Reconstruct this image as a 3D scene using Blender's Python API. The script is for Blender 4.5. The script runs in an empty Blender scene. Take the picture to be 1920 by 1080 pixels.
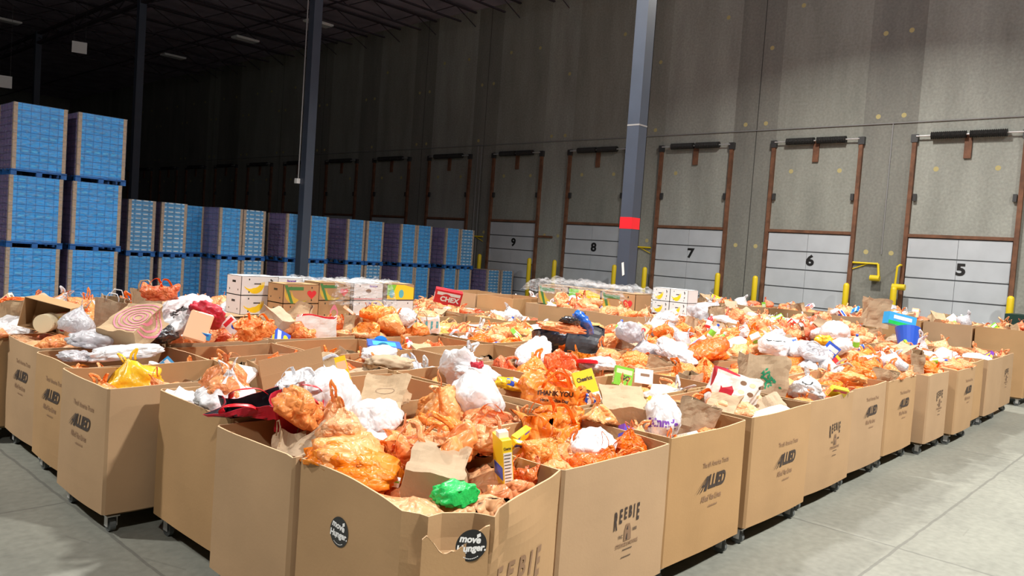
import bpy, bmesh, math, random
from mathutils import Vector, Matrix, noise
from mathutils.bvhtree import BVHTree

scene = bpy.context.scene
COL = scene.collection
R = math.radians
rnd = random.Random(7)

# ------------------------------------------------------------------ camera
CAM_H = 2.4
F_PX = 1469.2
YAW, PITCH, ROLL = R(42.606), R(2.828), R(4.019)
fw = Vector((math.cos(PITCH) * math.cos(YAW), math.cos(PITCH) * math.sin(YAW), -math.sin(PITCH)))
r0 = Vector((math.sin(YAW), -math.cos(YAW), 0.0))
u0 = r0.cross(fw)
rt = r0 * math.cos(ROLL) + u0 * math.sin(ROLL)
up = -r0 * math.sin(ROLL) + u0 * math.cos(ROLL)
cam_d = bpy.data.cameras.new('camera')
cam_d.sensor_width = 36.0
cam_d.lens = F_PX / 1920.0 * 36.0
cam_d.clip_end = 300.0
cam = bpy.data.objects.new('camera', cam_d)
COL.objects.link(cam)
m = Matrix((rt, up, -fw)).transposed().to_4x4()
m.translation = Vector((0, 0, CAM_H))
cam.matrix_world = m
scene.camera = cam

# ------------------------------------------------------------------ world, lights, exposure
w = bpy.data.worlds.new('world')
scene.world = w
w.use_nodes = True
w.node_tree.nodes['Background'].inputs[0].default_value = (0.55, 0.6, 0.75, 1)
w.node_tree.nodes['Background'].inputs[1].default_value = 0.02
scene.view_settings.view_transform = 'Standard'
scene.view_settings.look = 'None'
scene.view_settings.gamma = 1.0
scene.view_settings.exposure = 0.08
scene.view_settings.use_curve_mapping = False


def lamp(x, y, z, power, size=0.7, spread=150, col=(1.0, 0.97, 0.9)):
    d = bpy.data.lights.new('overhead_light', 'AREA')
    d.shape = 'DISK'
    d.size = size
    d.energy = power
    d.color = col
    d.spread = R(spread)
    o = bpy.data.objects.new('overhead_light', d)
    o.location = (x, y, z)
    COL.objects.link(o)
    return o


LAMPS = [(7.0, -3.0, 1750), (-3.5, -2.0, 650), (16.0, -3.0, 1250), (-4.5, 13.0, 1500), (8.5, 10.0, 1200), (18.0, 7.5, 900)]  # the back left lamp is added to brighten the purple pallet sides
for (x, y, p) in LAMPS:
    lamp(x, y, 10.6, p)
    ul = bpy.data.lights.new('ceiling_fill_light', 'POINT')      # added fill light above each lamp to brighten the roof
    ul.energy = p * 0.2
    ul.shadow_soft_size = .3
    ul.color = (0.97, 0.92, 1.0)
    uo = bpy.data.objects.new('ceiling_fill_light', ul); uo.location = (x, y, 10.9); COL.objects.link(uo)


# ------------------------------------------------------------------ materials
def mat(name, col, rough=0.7, metal=0.0, noise_s=0, noise_amt=0.0, bump=0.0, bump_s=20.0, coat=0.0, col2=None, trans=0.0, rand=0.0, spec=0.5, detail=4.0, crumple=0.0):
    mt = bpy.data.materials.new(name)
    mt.use_nodes = True
    nt = mt.node_tree
    N, L = nt.nodes, nt.links
    bs = N['Principled BSDF']
    bs.inputs['Base Color'].default_value = (*col, 1)
    bs.inputs['Roughness'].default_value = rough
    bs.inputs['Metallic'].default_value = metal
    bs.inputs['Specular IOR Level'].default_value = spec
    bs.inputs['Coat Weight'].default_value = coat
    bs.inputs['Coat Roughness'].default_value = 0.15
    tc = N.new('ShaderNodeTexCoord')
    out = None
    if noise_s:
        nz = N.new('ShaderNodeTexNoise')
        nz.inputs['Scale'].default_value = noise_s
        nz.inputs['Detail'].default_value = detail
        L.new(tc.outputs['Object'], nz.inputs['Vector'])
        cr = N.new('ShaderNodeValToRGB')
        c2 = col2 or tuple(c * (1 - noise_amt) for c in col)
        cr.color_ramp.elements[0].color = (*c2, 1)
        cr.color_ramp.elements[1].color = (*col, 1)
        cr.color_ramp.elements[0].position = 0.35
        cr.color_ramp.elements[1].position = 0.65
        L.new(nz.outputs['Fac'], cr.inputs['Fac'])
        out = cr.outputs['Color']
    if rand:
        oi = N.new('ShaderNodeObjectInfo')
        hs = N.new('ShaderNodeHueSaturation')
        mr = N.new('ShaderNodeMapRange')
        mr.inputs['To Min'].default_value = 1 - rand
        mr.inputs['To Max'].default_value = 1 + rand * 0.4
        L.new(oi.outputs['Random'], mr.inputs['Value'])
        L.new(mr.outputs['Result'], hs.inputs['Saturation'])
        mr2 = N.new('ShaderNodeMapRange')
        mr2.inputs['To Min'].default_value = 1 - rand * 0.45
        mr2.inputs['To Max'].default_value = 1 + rand * 0.1
        ml = N.new('ShaderNodeMath'); ml.operation = 'MULTIPLY'; ml.inputs[1].default_value = 7.31
        fr = N.new('ShaderNodeMath'); fr.operation = 'FRACT'
        L.new(oi.outputs['Random'], ml.inputs[0]); L.new(ml.outputs[0], fr.inputs[0])
        L.new(fr.outputs[0], mr2.inputs['Value'])
        L.new(mr2.outputs['Result'], hs.inputs['Value'])
        if out:
            L.new(out, hs.inputs['Color'])
        else:
            hs.inputs['Color'].default_value = (*col, 1)
        out = hs.outputs['Color']
    if out:
        L.new(out, bs.inputs['Base Color'])
    if bump:
        n2 = N.new('ShaderNodeTexNoise')
        n2.inputs['Scale'].default_value = bump_s
        n2.inputs['Detail'].default_value = 5
        L.new(tc.outputs['Object'], n2.inputs['Vector'])
        bp = N.new('ShaderNodeBump')
        bp.inputs['Strength'].default_value = bump
        bp.inputs['Distance'].default_value = 0.02
        L.new(n2.outputs['Fac'], bp.inputs['Height'])
        L.new(bp.outputs['Normal'], bs.inputs['Normal'])
    if crumple:
        n3 = N.new('ShaderNodeTexNoise'); n3.inputs['Scale'].default_value = 6
        L.new(tc.outputs['Object'], n3.inputs['Vector'])
        va = N.new('ShaderNodeMix'); va.data_type = 'VECTOR'; va.inputs['Factor'].default_value = .16
        L.new(tc.outputs['Object'], va.inputs['A']); L.new(n3.outputs['Color'], va.inputs['B'])
        hts = []
        for sc_ in (9.0, 21.0):
            vo = N.new('ShaderNodeTexVoronoi'); vo.feature = 'F1'; vo.inputs['Scale'].default_value = sc_
            L.new(va.outputs['Result'], vo.inputs['Vector']); hts.append(vo.outputs['Distance'])
        ad = N.new('ShaderNodeMath'); ad.operation = 'MULTIPLY_ADD'; ad.inputs[1].default_value = .5
        L.new(hts[1], ad.inputs[0]); L.new(hts[0], ad.inputs[2])
        bp = N.new('ShaderNodeBump'); bp.inputs['Strength'].default_value = crumple; bp.inputs['Distance'].default_value = 0.05
        bp.invert = True
        L.new(ad.outputs[0], bp.inputs['Height']); L.new(bp.outputs['Normal'], bs.inputs['Normal'])
        L.new(bp.outputs['Normal'], bs.inputs['Coat Normal'])
    if trans:
        tr = N.new('ShaderNodeBsdfTranslucent')
        mx = N.new('ShaderNodeMixShader')
        mx.inputs[0].default_value = trans
        if out:
            L.new(out, tr.inputs['Color'])
        else:
            tr.inputs['Color'].default_value = (*col, 1)
        L.new(bs.outputs[0], mx.inputs[1])
        L.new(tr.outputs[0], mx.inputs[2])
        L.new(mx.outputs[0], N['Material Output'].inputs['Surface'])
    return mt


def film_mat(name, tint, fac=0.35, rough=0.2, bump=0.6, bump_s=9.0):
    mt = bpy.data.materials.new(name)
    mt.use_nodes = True
    nt = mt.node_tree
    N, L = nt.nodes, nt.links
    bs = N['Principled BSDF']
    bs.inputs['Base Color'].default_value = (*tint, 1)
    bs.inputs['Roughness'].default_value = rough
    tp = N.new('ShaderNodeBsdfTransparent')
    mx = N.new('ShaderNodeMixShader')
    tc = N.new('ShaderNodeTexCoord')
    nz = N.new('ShaderNodeTexNoise')
    nz.inputs['Scale'].default_value = bump_s
    nz.inputs['Detail'].default_value = 3
    mp = N.new('ShaderNodeMapping'); mp.inputs['Scale'].default_value = (1, 1, 2.6)
    L.new(tc.outputs['Object'], mp.inputs[0]); L.new(mp.outputs[0], nz.inputs['Vector'])
    mr = N.new('ShaderNodeMapRange')
    mr.inputs['From Min'].default_value = 0.35
    mr.inputs['From Max'].default_value = 0.75
    mr.inputs['To Min'].default_value = fac * 0.25
    mr.inputs['To Max'].default_value = min(1, fac * 2)
    L.new(nz.outputs['Fac'], mr.inputs['Value'])
    bp = N.new('ShaderNodeBump')
    bp.inputs['Strength'].default_value = bump
    bp.inputs['Distance'].default_value = 0.12
    L.new(nz.outputs['Fac'], bp.inputs['Height'])
    L.new(bp.outputs['Normal'], bs.inputs['Normal'])
    L.new(mr.outputs[0], mx.inputs[0])
    L.new(tp.outputs[0], mx.inputs[1]); L.new(bs.outputs[0], mx.inputs[2])
    L.new(mx.outputs[0], N['Material Output'].inputs['Surface'])
    return mt


def grid_mat(name, axis, cw, ch, base, label, seam, frac_pale=0.2):
    """rows of printed cartons: cells with seams, a printed label and random tone"""
    mt = bpy.data.materials.new(name)
    mt.use_nodes = True
    nt = mt.node_tree
    N, L = nt.nodes, nt.links
    bs = N['Principled BSDF']
    bs.inputs['Roughness'].default_value = 0.35
    bs.inputs['Coat Weight'].default_value = 0.6
    bs.inputs['Coat Roughness'].default_value = 0.12
    tc = N.new('ShaderNodeTexCoord')
    sp = N.new('ShaderNodeSeparateXYZ')
    L.new(tc.outputs['Object'], sp.inputs[0])

    def mth(op, a, b=None):
        n = N.new('ShaderNodeMath'); n.operation = op
        for i, v in enumerate((a, b)):
            if v is None: continue
            if isinstance(v, (int, float)): n.inputs[i].default_value = v
            else: L.new(v, n.inputs[i])
        return n.outputs[0]
    u = mth('ADD', mth('DIVIDE', sp.outputs[axis], cw), 100.0)
    v = mth('DIVIDE', sp.outputs[2], ch)
    fu, fv = mth('FRACT', u), mth('FRACT', v)
    cu, cv = mth('FLOOR', u), mth('FLOOR', v)
    cb = N.new('ShaderNodeCombineXYZ'); L.new(cu, cb.inputs[0]); L.new(cv, cb.inputs[1])
    oi = N.new('ShaderNodeObjectInfo'); L.new(mth('MULTIPLY', oi.outputs['Random'], 50.0), cb.inputs[2])
    wn = N.new('ShaderNodeTexWhiteNoise'); L.new(cb.outputs[0], wn.inputs['Vector'])
    du = mth('ABSOLUTE', mth('SUBTRACT', fu, 0.5))
    dv = mth('ABSOLUTE', mth('SUBTRACT', fv, 0.5))
    seam_m = mth('MAXIMUM', mth('GREATER_THAN', du, 0.465), mth('GREATER_THAN', dv, 0.44))
    lab_m = mth('MULTIPLY', mth('LESS_THAN', du, 0.33), mth('LESS_THAN', mth('ABSOLUTE', mth('SUBTRACT', fv, 0.45)), 0.13))
    pale = mth('LESS_THAN', wn.outputs['Value'], frac_pale)
    mx1 = N.new('ShaderNodeMix'); mx1.data_type = 'RGBA'
    mx1.inputs['A'].default_value = (*base, 1)
    mx1.inputs['B'].default_value = (*[c * 1.25 + 0.02 for c in base], 1)
    L.new(wn.outputs['Value'], mx1.inputs['Factor'])
    mx2 = N.new('ShaderNodeMix'); mx2.data_type = 'RGBA'
    L.new(mx1.outputs['Result'], mx2.inputs['A'])
    mx2.inputs['B'].default_value = (*label, 1)
    L.new(mth('MULTIPLY', lab_m, mth('ADD', mth('MULTIPLY', pale, 0.55), 0.35)), mx2.inputs['Factor'])
    mx3 = N.new('ShaderNodeMix'); mx3.data_type = 'RGBA'
    L.new(mx2.outputs['Result'], mx3.inputs['A'])
    mx3.inputs['B'].default_value = (*seam, 1)
    L.new(seam_m, mx3.inputs['Factor'])
    L.new(mx3.outputs['Result'], bs.inputs['Base Color'])
    nz = N.new('ShaderNodeTexNoise'); nz.inputs['Scale'].default_value = 7
    L.new(tc.outputs['Object'], nz.inputs['Vector'])
    bp = N.new('ShaderNodeBump'); bp.inputs['Strength'].default_value = 0.5; bp.inputs['Distance'].default_value = 0.05
    L.new(nz.outputs['Fac'], bp.inputs['Height'])
    L.new(bp.outputs['Normal'], bs.inputs['Coat Normal'])
    return mt


M = {}
M['cardboard'] = mat('cardboard', (0.47, 0.29, 0.145), 0.75, noise_s=1.6, noise_amt=0.10, bump=0.05, bump_s=60, rand=0.12, spec=0.2)
M['cardboard_in'] = mat('cardboard_inside', (0.44, 0.265, 0.132), 0.8, noise_s=2, noise_amt=0.1, spec=0.15)
M['cardboard_edge'] = mat('cardboard_edge', (0.62, 0.42, 0.25), 0.8, spec=0.2)
M['ink'] = mat('printed_ink', (0.045, 0.028, 0.022), 0.6)
M['banana'] = mat('printed_banana_yellow', (0.62, 0.45, 0.05), .6)
M['leaf'] = mat('printed_dark_green', (0.06, 0.22, 0.06), .6)
M['green_ink'] = mat('green_ink', (0.01, 0.25, 0.11), 0.7)
M['ink_pale'] = mat('pale_ink', (0.24, 0.14, 0.08), 0.6)
M['ink_shade'] = mat('brown_ink', (0.27, 0.155, 0.085), 0.7)
M['sticker'] = mat('black_sticker', (0.012, 0.012, 0.014), 0.35)
M['white_print'] = mat('white_print', (0.85, 0.85, 0.85), 0.5)
M['orange'] = mat('orange_plastic', (1.0, 0.24, 0.018), 0.42, noise_s=7, col2=(1.0, 0.38, 0.075), crumple=.8, trans=0.22, rand=0.12, coat=0.12)
M['orange_deep'] = mat('deep_orange_plastic', (0.85, 0.12, 0.008), 0.42, noise_s=6, col2=(0.95, 0.22, 0.03), crumple=.8, trans=0.22, rand=0.12, coat=0.12)
M['peach'] = mat('thin_orange_plastic', (1.0, 0.36, 0.07), 0.42, noise_s=8, col2=(1.0, 0.55, 0.21), crumple=.8, trans=0.25, rand=0.15, coat=0.15)
M['white'] = mat('white_plastic', (0.86, 0.86, 0.88), 0.38, noise_s=4, noise_amt=0.06, crumple=.55, trans=0.2, coat=0.3)
M['clear'] = mat('milky_plastic', (0.80, 0.82, 0.86), 0.25, noise_s=7, col2=(0.68, 0.66, 0.7), crumple=.5, trans=0.35, coat=0.4)
M['black_bag'] = mat('black_plastic', (0.012, 0.012, 0.015), 0.2, bump=0.7, bump_s=16, coat=0.5)
M['grey_bag'] = mat('dark_grey_fabric', (0.06, 0.07, 0.085), 0.45, bump=0.3, bump_s=14)
M['blue_bag'] = mat('blue_plastic', (0.015, 0.16, 0.75), 0.25, bump=0.6, bump_s=16, coat=0.4)
M['yellow_bag'] = mat('yellow_plastic', (0.95, 0.62, 0.03), 0.3, bump=0.5, bump_s=14, trans=0.2, coat=0.3)
M['green_bag'] = mat('green_plastic', (0.02, 0.62, 0.12), 0.35, noise_s=4, noise_amt=.2, bump=0.4, bump_s=14)
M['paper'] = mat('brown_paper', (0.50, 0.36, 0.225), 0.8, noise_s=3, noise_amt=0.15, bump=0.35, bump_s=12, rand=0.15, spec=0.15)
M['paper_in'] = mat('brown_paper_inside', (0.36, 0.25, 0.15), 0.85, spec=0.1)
M['red_fabric'] = mat('red_fabric', (0.62, 0.012, 0.04), 0.55, noise_s=6, noise_amt=0.3, bump=0.3, bump_s=10)
M['red_plastic'] = mat('red_plastic', (0.75, 0.01, 0.02), 0.35)
for k, c in dict(yellow=(0.95, 0.68, 0.02), blue=(0.02, 0.10, 0.62), red=(0.68, 0.03, 0.04), green=(0.22, 0.62, 0.05), purple=(0.17, 0.04, 0.38), teal=(0.1, 0.5, 0.6), cream=(0.85, 0.74, 0.5), whitec=(0.88, 0.88, 0.86), brown=(0.10, 0.04, 0.02), cyan=(0.05, 0.4, 0.85), pink=(0.8, 0.25, 0.35), black=(0.02, 0.02, 0.02), peachc=(1.0, 0.6, 0.36)).items():
    M[k] = mat(k + '_print', c, 0.4, coat=0.2)
M['metal'] = mat('galvanised_steel', (0.6, 0.6, 0.6), 0.4, metal=0.5)
M['dark_metal'] = mat('dark_metal', (0.08, 0.08, 0.08), 0.45, metal=0.6)
M['rubber'] = mat('grey_rubber', (0.10, 0.11, 0.11), 0.6)
M['plywood'] = mat('plywood', (0.35, 0.24, 0.13), 0.7, noise_s=3, noise_amt=.3)
M['blue_wood'] = mat('blue_painted_wood', (0.008, 0.11, 0.38), 0.6, noise_s=5, noise_amt=.4)
M['post'] = mat('brown_corner_board', (0.42, 0.29, 0.19), 0.7)
M['col'] = mat('blue_grey_paint', (0.048, 0.062, 0.092), 0.5, noise_s=2, noise_amt=.12, bump=.03)
M['red_band'] = mat('red_paint', (0.75, 0.01, 0.02), 0.5)
M['yellow_paint'] = mat('yellow_paint', (0.75, 0.55, 0.01), 0.45)
M['rust'] = mat('red_oxide_steel', (0.20, 0.085, 0.042), 0.7, noise_s=4, noise_amt=.45)
M['spring'] = mat('oily_black_steel', (0.012, 0.011, 0.010), 0.6, bump=1.0, bump_s=40)
M['door'] = mat('pale_grey_door_paint', (0.50, 0.53, 0.56), 0.5, noise_s=1.4, noise_amt=.12, bump=.05, bump_s=30)
M['door_seam'] = mat('dark_door_seam', (0.06, 0.065, 0.07), 0.6)
M['number'] = mat('black_number', (0.01, 0.01, 0.01), 0.5)
M['joist'] = mat('grey_purple_steel', (0.04, 0.03, 0.04), 0.7)
M['deck'] = mat('dark_roof_deck', (0.42, 0.36, 0.45), 0.8, noise_s=1, noise_amt=.3)
M['fixture'] = mat('unlit_white_diffuser', (0.8, 0.8, 0.8), 0.5)
M['sign'] = mat('white_sign', (0.8, 0.8, 0.78), 0.5)
M['conduit'] = mat('grey_conduit', (0.3, 0.3, 0.3), 0.5, metal=.3)
M['green_lid'] = mat('dark_green_plastic', (0.005, 0.03, 0.022), 0.5)
M['film'] = film_mat('stretch_film', (0.32, 0.42, 0.52), 0.2, 0.2, 1.0, 8)
M['film_heavy'] = film_mat('crumpled_clear_film', (0.75, 0.78, 0.82), 0.2, 0.15, 1.0, 8)
M['patch'] = mat('yellowish_plug', (0.45, 0.38, 0.17), 0.8)


def concrete(name, c, c2, sc, streak=False):
    mt = bpy.data.materials.new(name); mt.use_nodes = True
    N, L = mt.node_tree.nodes, mt.node_tree.links
    bs = N['Principled BSDF']; bs.inputs['Roughness'].default_value = 0.85; bs.inputs['Specular IOR Level'].default_value = 0.2
    tc = N.new('ShaderNodeTexCoord'); mp = N.new('ShaderNodeMapping')
    if streak: mp.inputs['Scale'].default_value = (1, 2.2, 0.5)
    n1 = N.new('ShaderNodeTexNoise'); n1.inputs['Scale'].default_value = sc; n1.inputs['Detail'].default_value = 8; n1.inputs['Roughness'].default_value = .6
    n2 = N.new('ShaderNodeTexNoise'); n2.inputs['Scale'].default_value = 14; n2.inputs['Detail'].default_value = 6
    L.new(tc.outputs['Object'], mp.inputs[0]); L.new(mp.outputs[0], n1.inputs['Vector']); L.new(tc.outputs['Object'], n2.inputs['Vector'])
    cr = N.new('ShaderNodeValToRGB')
    cr.color_ramp.elements[0].color = (*c2, 1); cr.color_ramp.elements[1].color = (*c, 1)
    cr.color_ramp.elements[0].position = .3; cr.color_ramp.elements[1].position = .7
    L.new(n1.outputs['Fac'], cr.inputs['Fac'])
    mr = N.new('ShaderNodeMapRange'); mr.inputs['To Min'].default_value = .7; mr.inputs['To Max'].default_value = 1.25
    L.new(n2.outputs['Fac'], mr.inputs['Value'])
    mx = N.new('ShaderNodeMix'); mx.data_type = 'RGBA'; mx.blend_type = 'MULTIPLY'; mx.inputs['Factor'].default_value = 1
    L.new(cr.outputs['Color'], mx.inputs['A']); L.new(mr.outputs[0], mx.inputs['B'])
    L.new(mx.outputs['Result'], bs.inputs['Base Color'])
    bp = N.new('ShaderNodeBump'); bp.inputs['Strength'].default_value = .15; bp.inputs['Distance'].default_value = .02
    L.new(n2.outputs['Fac'], bp.inputs['Height']); L.new(bp.outputs['Normal'], bs.inputs['Normal'])
    return mt


M['conc_a'] = concrete('wall_concrete', (0.31, 0.315, 0.275), (0.23, 0.235, 0.205), 0.6, True)
M['conc_b'] = concrete('wall_concrete_dark', (0.245, 0.245, 0.215), (0.185, 0.185, 0.165), 0.6, True)
M['conc_c'] = concrete('wall_concrete_light', (0.36, 0.37, 0.33), (0.26, 0.265, 0.235), 0.6, True)
M['seam'] = mat('wall_seam', (0.05, 0.05, 0.045), 0.9)


def floor_mat():
    mt = concrete('floor_concrete', (0.25, 0.255, 0.218), (0.175, 0.18, 0.155), 0.5)
    N, L = mt.node_tree.nodes, mt.node_tree.links
    bs = N['Principled BSDF']
    bs.inputs['Roughness'].default_value = .55
    bs.inputs['Specular IOR Level'].default_value = .35
    src = bs.inputs['Base Color'].links[0].from_socket
    tc = N.new('ShaderNodeTexCoord'); sp = N.new('ShaderNodeSeparateXYZ')
    nz = N.new('ShaderNodeTexNoise'); nz.inputs['Scale'].default_value = 3
    L.new(tc.outputs['Object'], nz.inputs['Vector'])
    L.new(tc.outputs['Object'], sp.inputs[0])

    def mth(op, a, b=None):
        n = N.new('ShaderNodeMath'); n.operation = op
        for i, v in enumerate((a, b)):
            if v is None: continue
            if isinstance(v, (int, float)): n.inputs[i].default_value = v
            else: L.new(v, n.inputs[i])
        return n.outputs[0]
    wob = mth('MULTIPLY', mth('SUBTRACT', nz.outputs['Fac'], .5), .05)
    ms = []
    for ax, off in ((0, 7.45), (1, 2.0)):
        t = mth('ADD', mth('ADD', sp.outputs[ax], wob), -off + 51.0)
        fr = mth('ABSOLUTE', mth('SUBTRACT', mth('FRACT', mth('ADD', mth('DIVIDE', t, 5.1), .5)), .5))
        ms.append(mth('LESS_THAN', fr, 0.0026))
    jm = mth('MAXIMUM', ms[0], ms[1])
    # soft dark stains
    n3 = N.new('ShaderNodeTexNoise'); n3.inputs['Scale'].default_value = .9; n3.inputs['Detail'].default_value = 3
    mp = N.new('ShaderNodeMapping'); mp.inputs['Scale'].default_value = (1.0, .35, 1); mp.inputs['Rotation'].default_value = (0, 0, .5)
    L.new(tc.outputs['Object'], mp.inputs[0]); L.new(mp.outputs[0], n3.inputs['Vector'])
    mr = N.new('ShaderNodeMapRange'); mr.inputs['From Min'].default_value = .58; mr.inputs['From Max'].default_value = .72; mr.inputs['To Max'].default_value = .3
    L.new(n3.outputs['Fac'], mr.inputs['Value'])
    # thin scuffs
    wv = N.new('ShaderNodeTexVoronoi'); wv.feature = 'DISTANCE_TO_EDGE'; wv.inputs['Scale'].default_value = .55
    L.new(tc.outputs['Object'], wv.inputs['Vector'])
    sc = mth('MULTIPLY', mth('LESS_THAN', wv.outputs['Distance'], .0028), mth('GREATER_THAN', nz.outputs['Fac'], .55))
    fac = mth('MAXIMUM', mth('MAXIMUM', mth('MULTIPLY', jm, .6), mr.outputs[0]), mth('MULTIPLY', sc, .25))
    mx = N.new('ShaderNodeMix'); mx.data_type = 'RGBA'
    L.new(fac, mx.inputs['Factor']); L.new(src, mx.inputs['A']); mx.inputs['B'].default_value = (.10, .10, .09, 1)
    L.new(mx.outputs['Result'], bs.inputs['Base Color'])
    return mt


M['floor'] = floor_mat()


# ------------------------------------------------------------------ mesh helpers
def sm(a, b, x):
    t = max(0, min(1, (x - a) / (b - a))); return t * t * (3 - 2 * t)


class MB:
    def __init__(s):
        s.v, s.f, s.mi = [], [], []

    def add(s, vs, fs, mi=0):
        n = len(s.v)
        s.v += [tuple(v) for v in vs]
        for f in fs:
            s.f.append(tuple(i + n for i in f)); s.mi.append(mi)
        return s

    def box(s, x0, x1, y0, y1, z0, z1, mi=0):
        vs = [(x, y, z) for z in (z0, z1) for y in (y0, y1) for x in (x0, x1)]
        return s.add(vs, [(0, 2, 3, 1), (4, 5, 7, 6), (0, 1, 5, 4), (2, 6, 7, 3), (0, 4, 6, 2), (1, 3, 7, 5)], mi)

    def tube(s, pts, r, n=8, mi=0, flat=1.0, closed=False, caps=True):
        pts = [Vector(p) for p in pts]
        k = len(pts); vs = []
        nrm = None
        for i, p in enumerate(pts):
            a = pts[i - 1] if (i > 0 or closed) else p
            b = pts[(i + 1) % k] if (i < k - 1 or closed) else p
            t = (b - a).normalized()
            if nrm is None:
                nrm = t.orthogonal().normalized()
            nrm = (nrm - t * nrm.dot(t)).normalized()
            bn = t.cross(nrm)
            rr = r[i] if isinstance(r, (list, tuple)) else r
            for j in range(n):
                a_ = 2 * math.pi * j / n
                vs.append(p + nrm * math.cos(a_) * rr + bn * math.sin(a_) * rr * flat)
        fs = []
        for i in range(k if closed else k - 1):
            i2 = (i + 1) % k
            for j in range(n):
                j2 = (j + 1) % n
                fs.append((i * n + j, i * n + j2, i2 * n + j2, i2 * n + j))
        if caps and not closed:
            fs.append(tuple(range(n))[::-1]); fs.append(tuple((k - 1) * n + j for j in range(n)))
        return s.add(vs, fs, mi)

    def cyl(s, a, b, r, n=16, mi=0):
        return s.tube([a, b], r, n, mi)

    def poly(s, pts, depth, mi=0):
        """pts on a plane (3D, ordered), extruded by vector depth"""
        pts = [Vector(p) for p in pts]; d = Vector(depth); n = len(pts)
        vs = pts + [p + d for p in pts]
        fs = [tuple(range(n))[::-1], tuple(range(n, 2 * n))] + [(i, (i + 1) % n, (i + 1) % n + n, i + n) for i in range(n)]
        return s.add(vs, fs, mi)

    def mesh(s, name, mats, smooth=False):
        me = bpy.data.meshes.new(name)
        me.from_pydata(s.v, [], s.f)
        for mt in (mats if isinstance(mats, (list, tuple)) else [mats]):
            me.materials.append(mt)
        me.polygons.foreach_set('material_index', s.mi)
        if smooth:
            me.polygons.foreach_set('use_smooth', [True] * len(s.f))
        me.update()
        return me

    def build(s, name, mats, parent=None, loc=None, smooth=False):
        return obj(name, s.mesh(name, mats, smooth), parent, loc)


def obj(name, me, parent=None, loc=None, rot=None):
    o = bpy.data.objects.new(name, me)
    COL.objects.link(o)
    if parent: o.parent = parent
    if loc is not None: o.location = loc
    if rot is not None: o.rotation_euler = rot
    return o


def tag(o, label, cat, group=None):
    o['label'] = label; o['category'] = cat
    if group: o['group'] = group
    return o


def struct(o):
    o['kind'] = 'structure'
    return o


def empty(name, loc, rz=0):
    o = bpy.data.objects.new(name, None)
    o.empty_display_size = .1
    COL.objects.link(o); o.location = loc; o.rotation_euler = (0, 0, rz)
    return o


def copy_tree(o, parent=None):
    c = o.copy(); COL.objects.link(c); c.parent = parent
    for ch in o.children:
        copy_tree(ch, c)
    return c


_tx = {}


def text_mesh(body, size=1.0, bold=0.0, shear=0.0, sx=1.0, align='CENTER'):
    key = (body, size, bold, shear, sx, align)
    if key in _tx: return _tx[key].copy()
    cu = bpy.data.curves.new('t', 'FONT')
    cu.body = body; cu.size = size; cu.offset = bold; cu.shear = shear
    cu.align_x = align; cu.align_y = 'CENTER'
    cu.resolution_u = 3
    o = bpy.data.objects.new('t', cu); COL.objects.link(o)
    dg = bpy.context.evaluated_depsgraph_get(); dg.update()
    me = bpy.data.meshes.new_from_object(o.evaluated_get(dg))
    bpy.data.objects.remove(o)
    for v in me.vertices: v.co.x *= sx
    _tx[key] = me
    return me.copy()


def join_meshes(parts, name, mats):
    """parts: list of (mesh, Matrix, material index)"""
    mb = MB()
    for me, mx, mi in parts:
        mb.add([mx @ v.co for v in me.vertices], [tuple(p.vertices) for p in me.polygons], mi)
    return mb.mesh(name, mats)


def T(x=0, y=0, z=0): return Matrix.Translation((x, y, z))
def S(x, y, z): return Matrix.Diagonal((x, y, z, 1))


def bvh_of(o):
    bpy.context.view_layer.update()
    me = o.data; mw = o.matrix_world
    return BVHTree.FromPolygons([mw @ v.co for v in me.vertices], [tuple(p.vertices) for p in me.polygons])


def decal(name, me, frame, bvh, parent, off=0.004):
    """lay a flat mesh (XY) placed by world matrix `frame` onto the surface behind it (frame -Z) and parent it"""
    n = frame.to_3x3() @ Vector((0, 0, 1)); n.normalize()
    bm = bmesh.new(); bm.from_mesh(me)
    bmesh.ops.triangulate(bm, faces=bm.faces[:])
    bmesh.ops.subdivide_edges(bm, edges=[e for e in bm.edges if e.calc_length() > 0.06], cuts=1, use_grid_fill=False)
    bm.to_mesh(me); bm.free()
    for v in me.vertices:
        p = frame @ v.co
        hit = bvh.ray_cast(p + n * 0.5, -n, 1.2)[0]
        q = (hit if hit is not None else p) + n * (off + max(0.0, v.co.z))
        v.co = q
    bpy.context.view_layer.update()
    inv = parent.matrix_world.inverted()
    for v in me.vertices: v.co = inv @ v.co
    me.name = name
    return obj(name, me, parent)


def at(px, py, z=None, X=None, Y=None):
    """point of the place seen at a pixel, on the plane z / X / Y given"""
    d = fw * F_PX + rt * (px - 960) - up * (py - 540)
    o = Vector((0, 0, CAM_H))
    if z is not None: t = (z - o.z) / d.z
    elif X is not None: t = (X - o.x) / d.x
    else: t = (Y - o.y) / d.y
    return o + d * t


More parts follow.
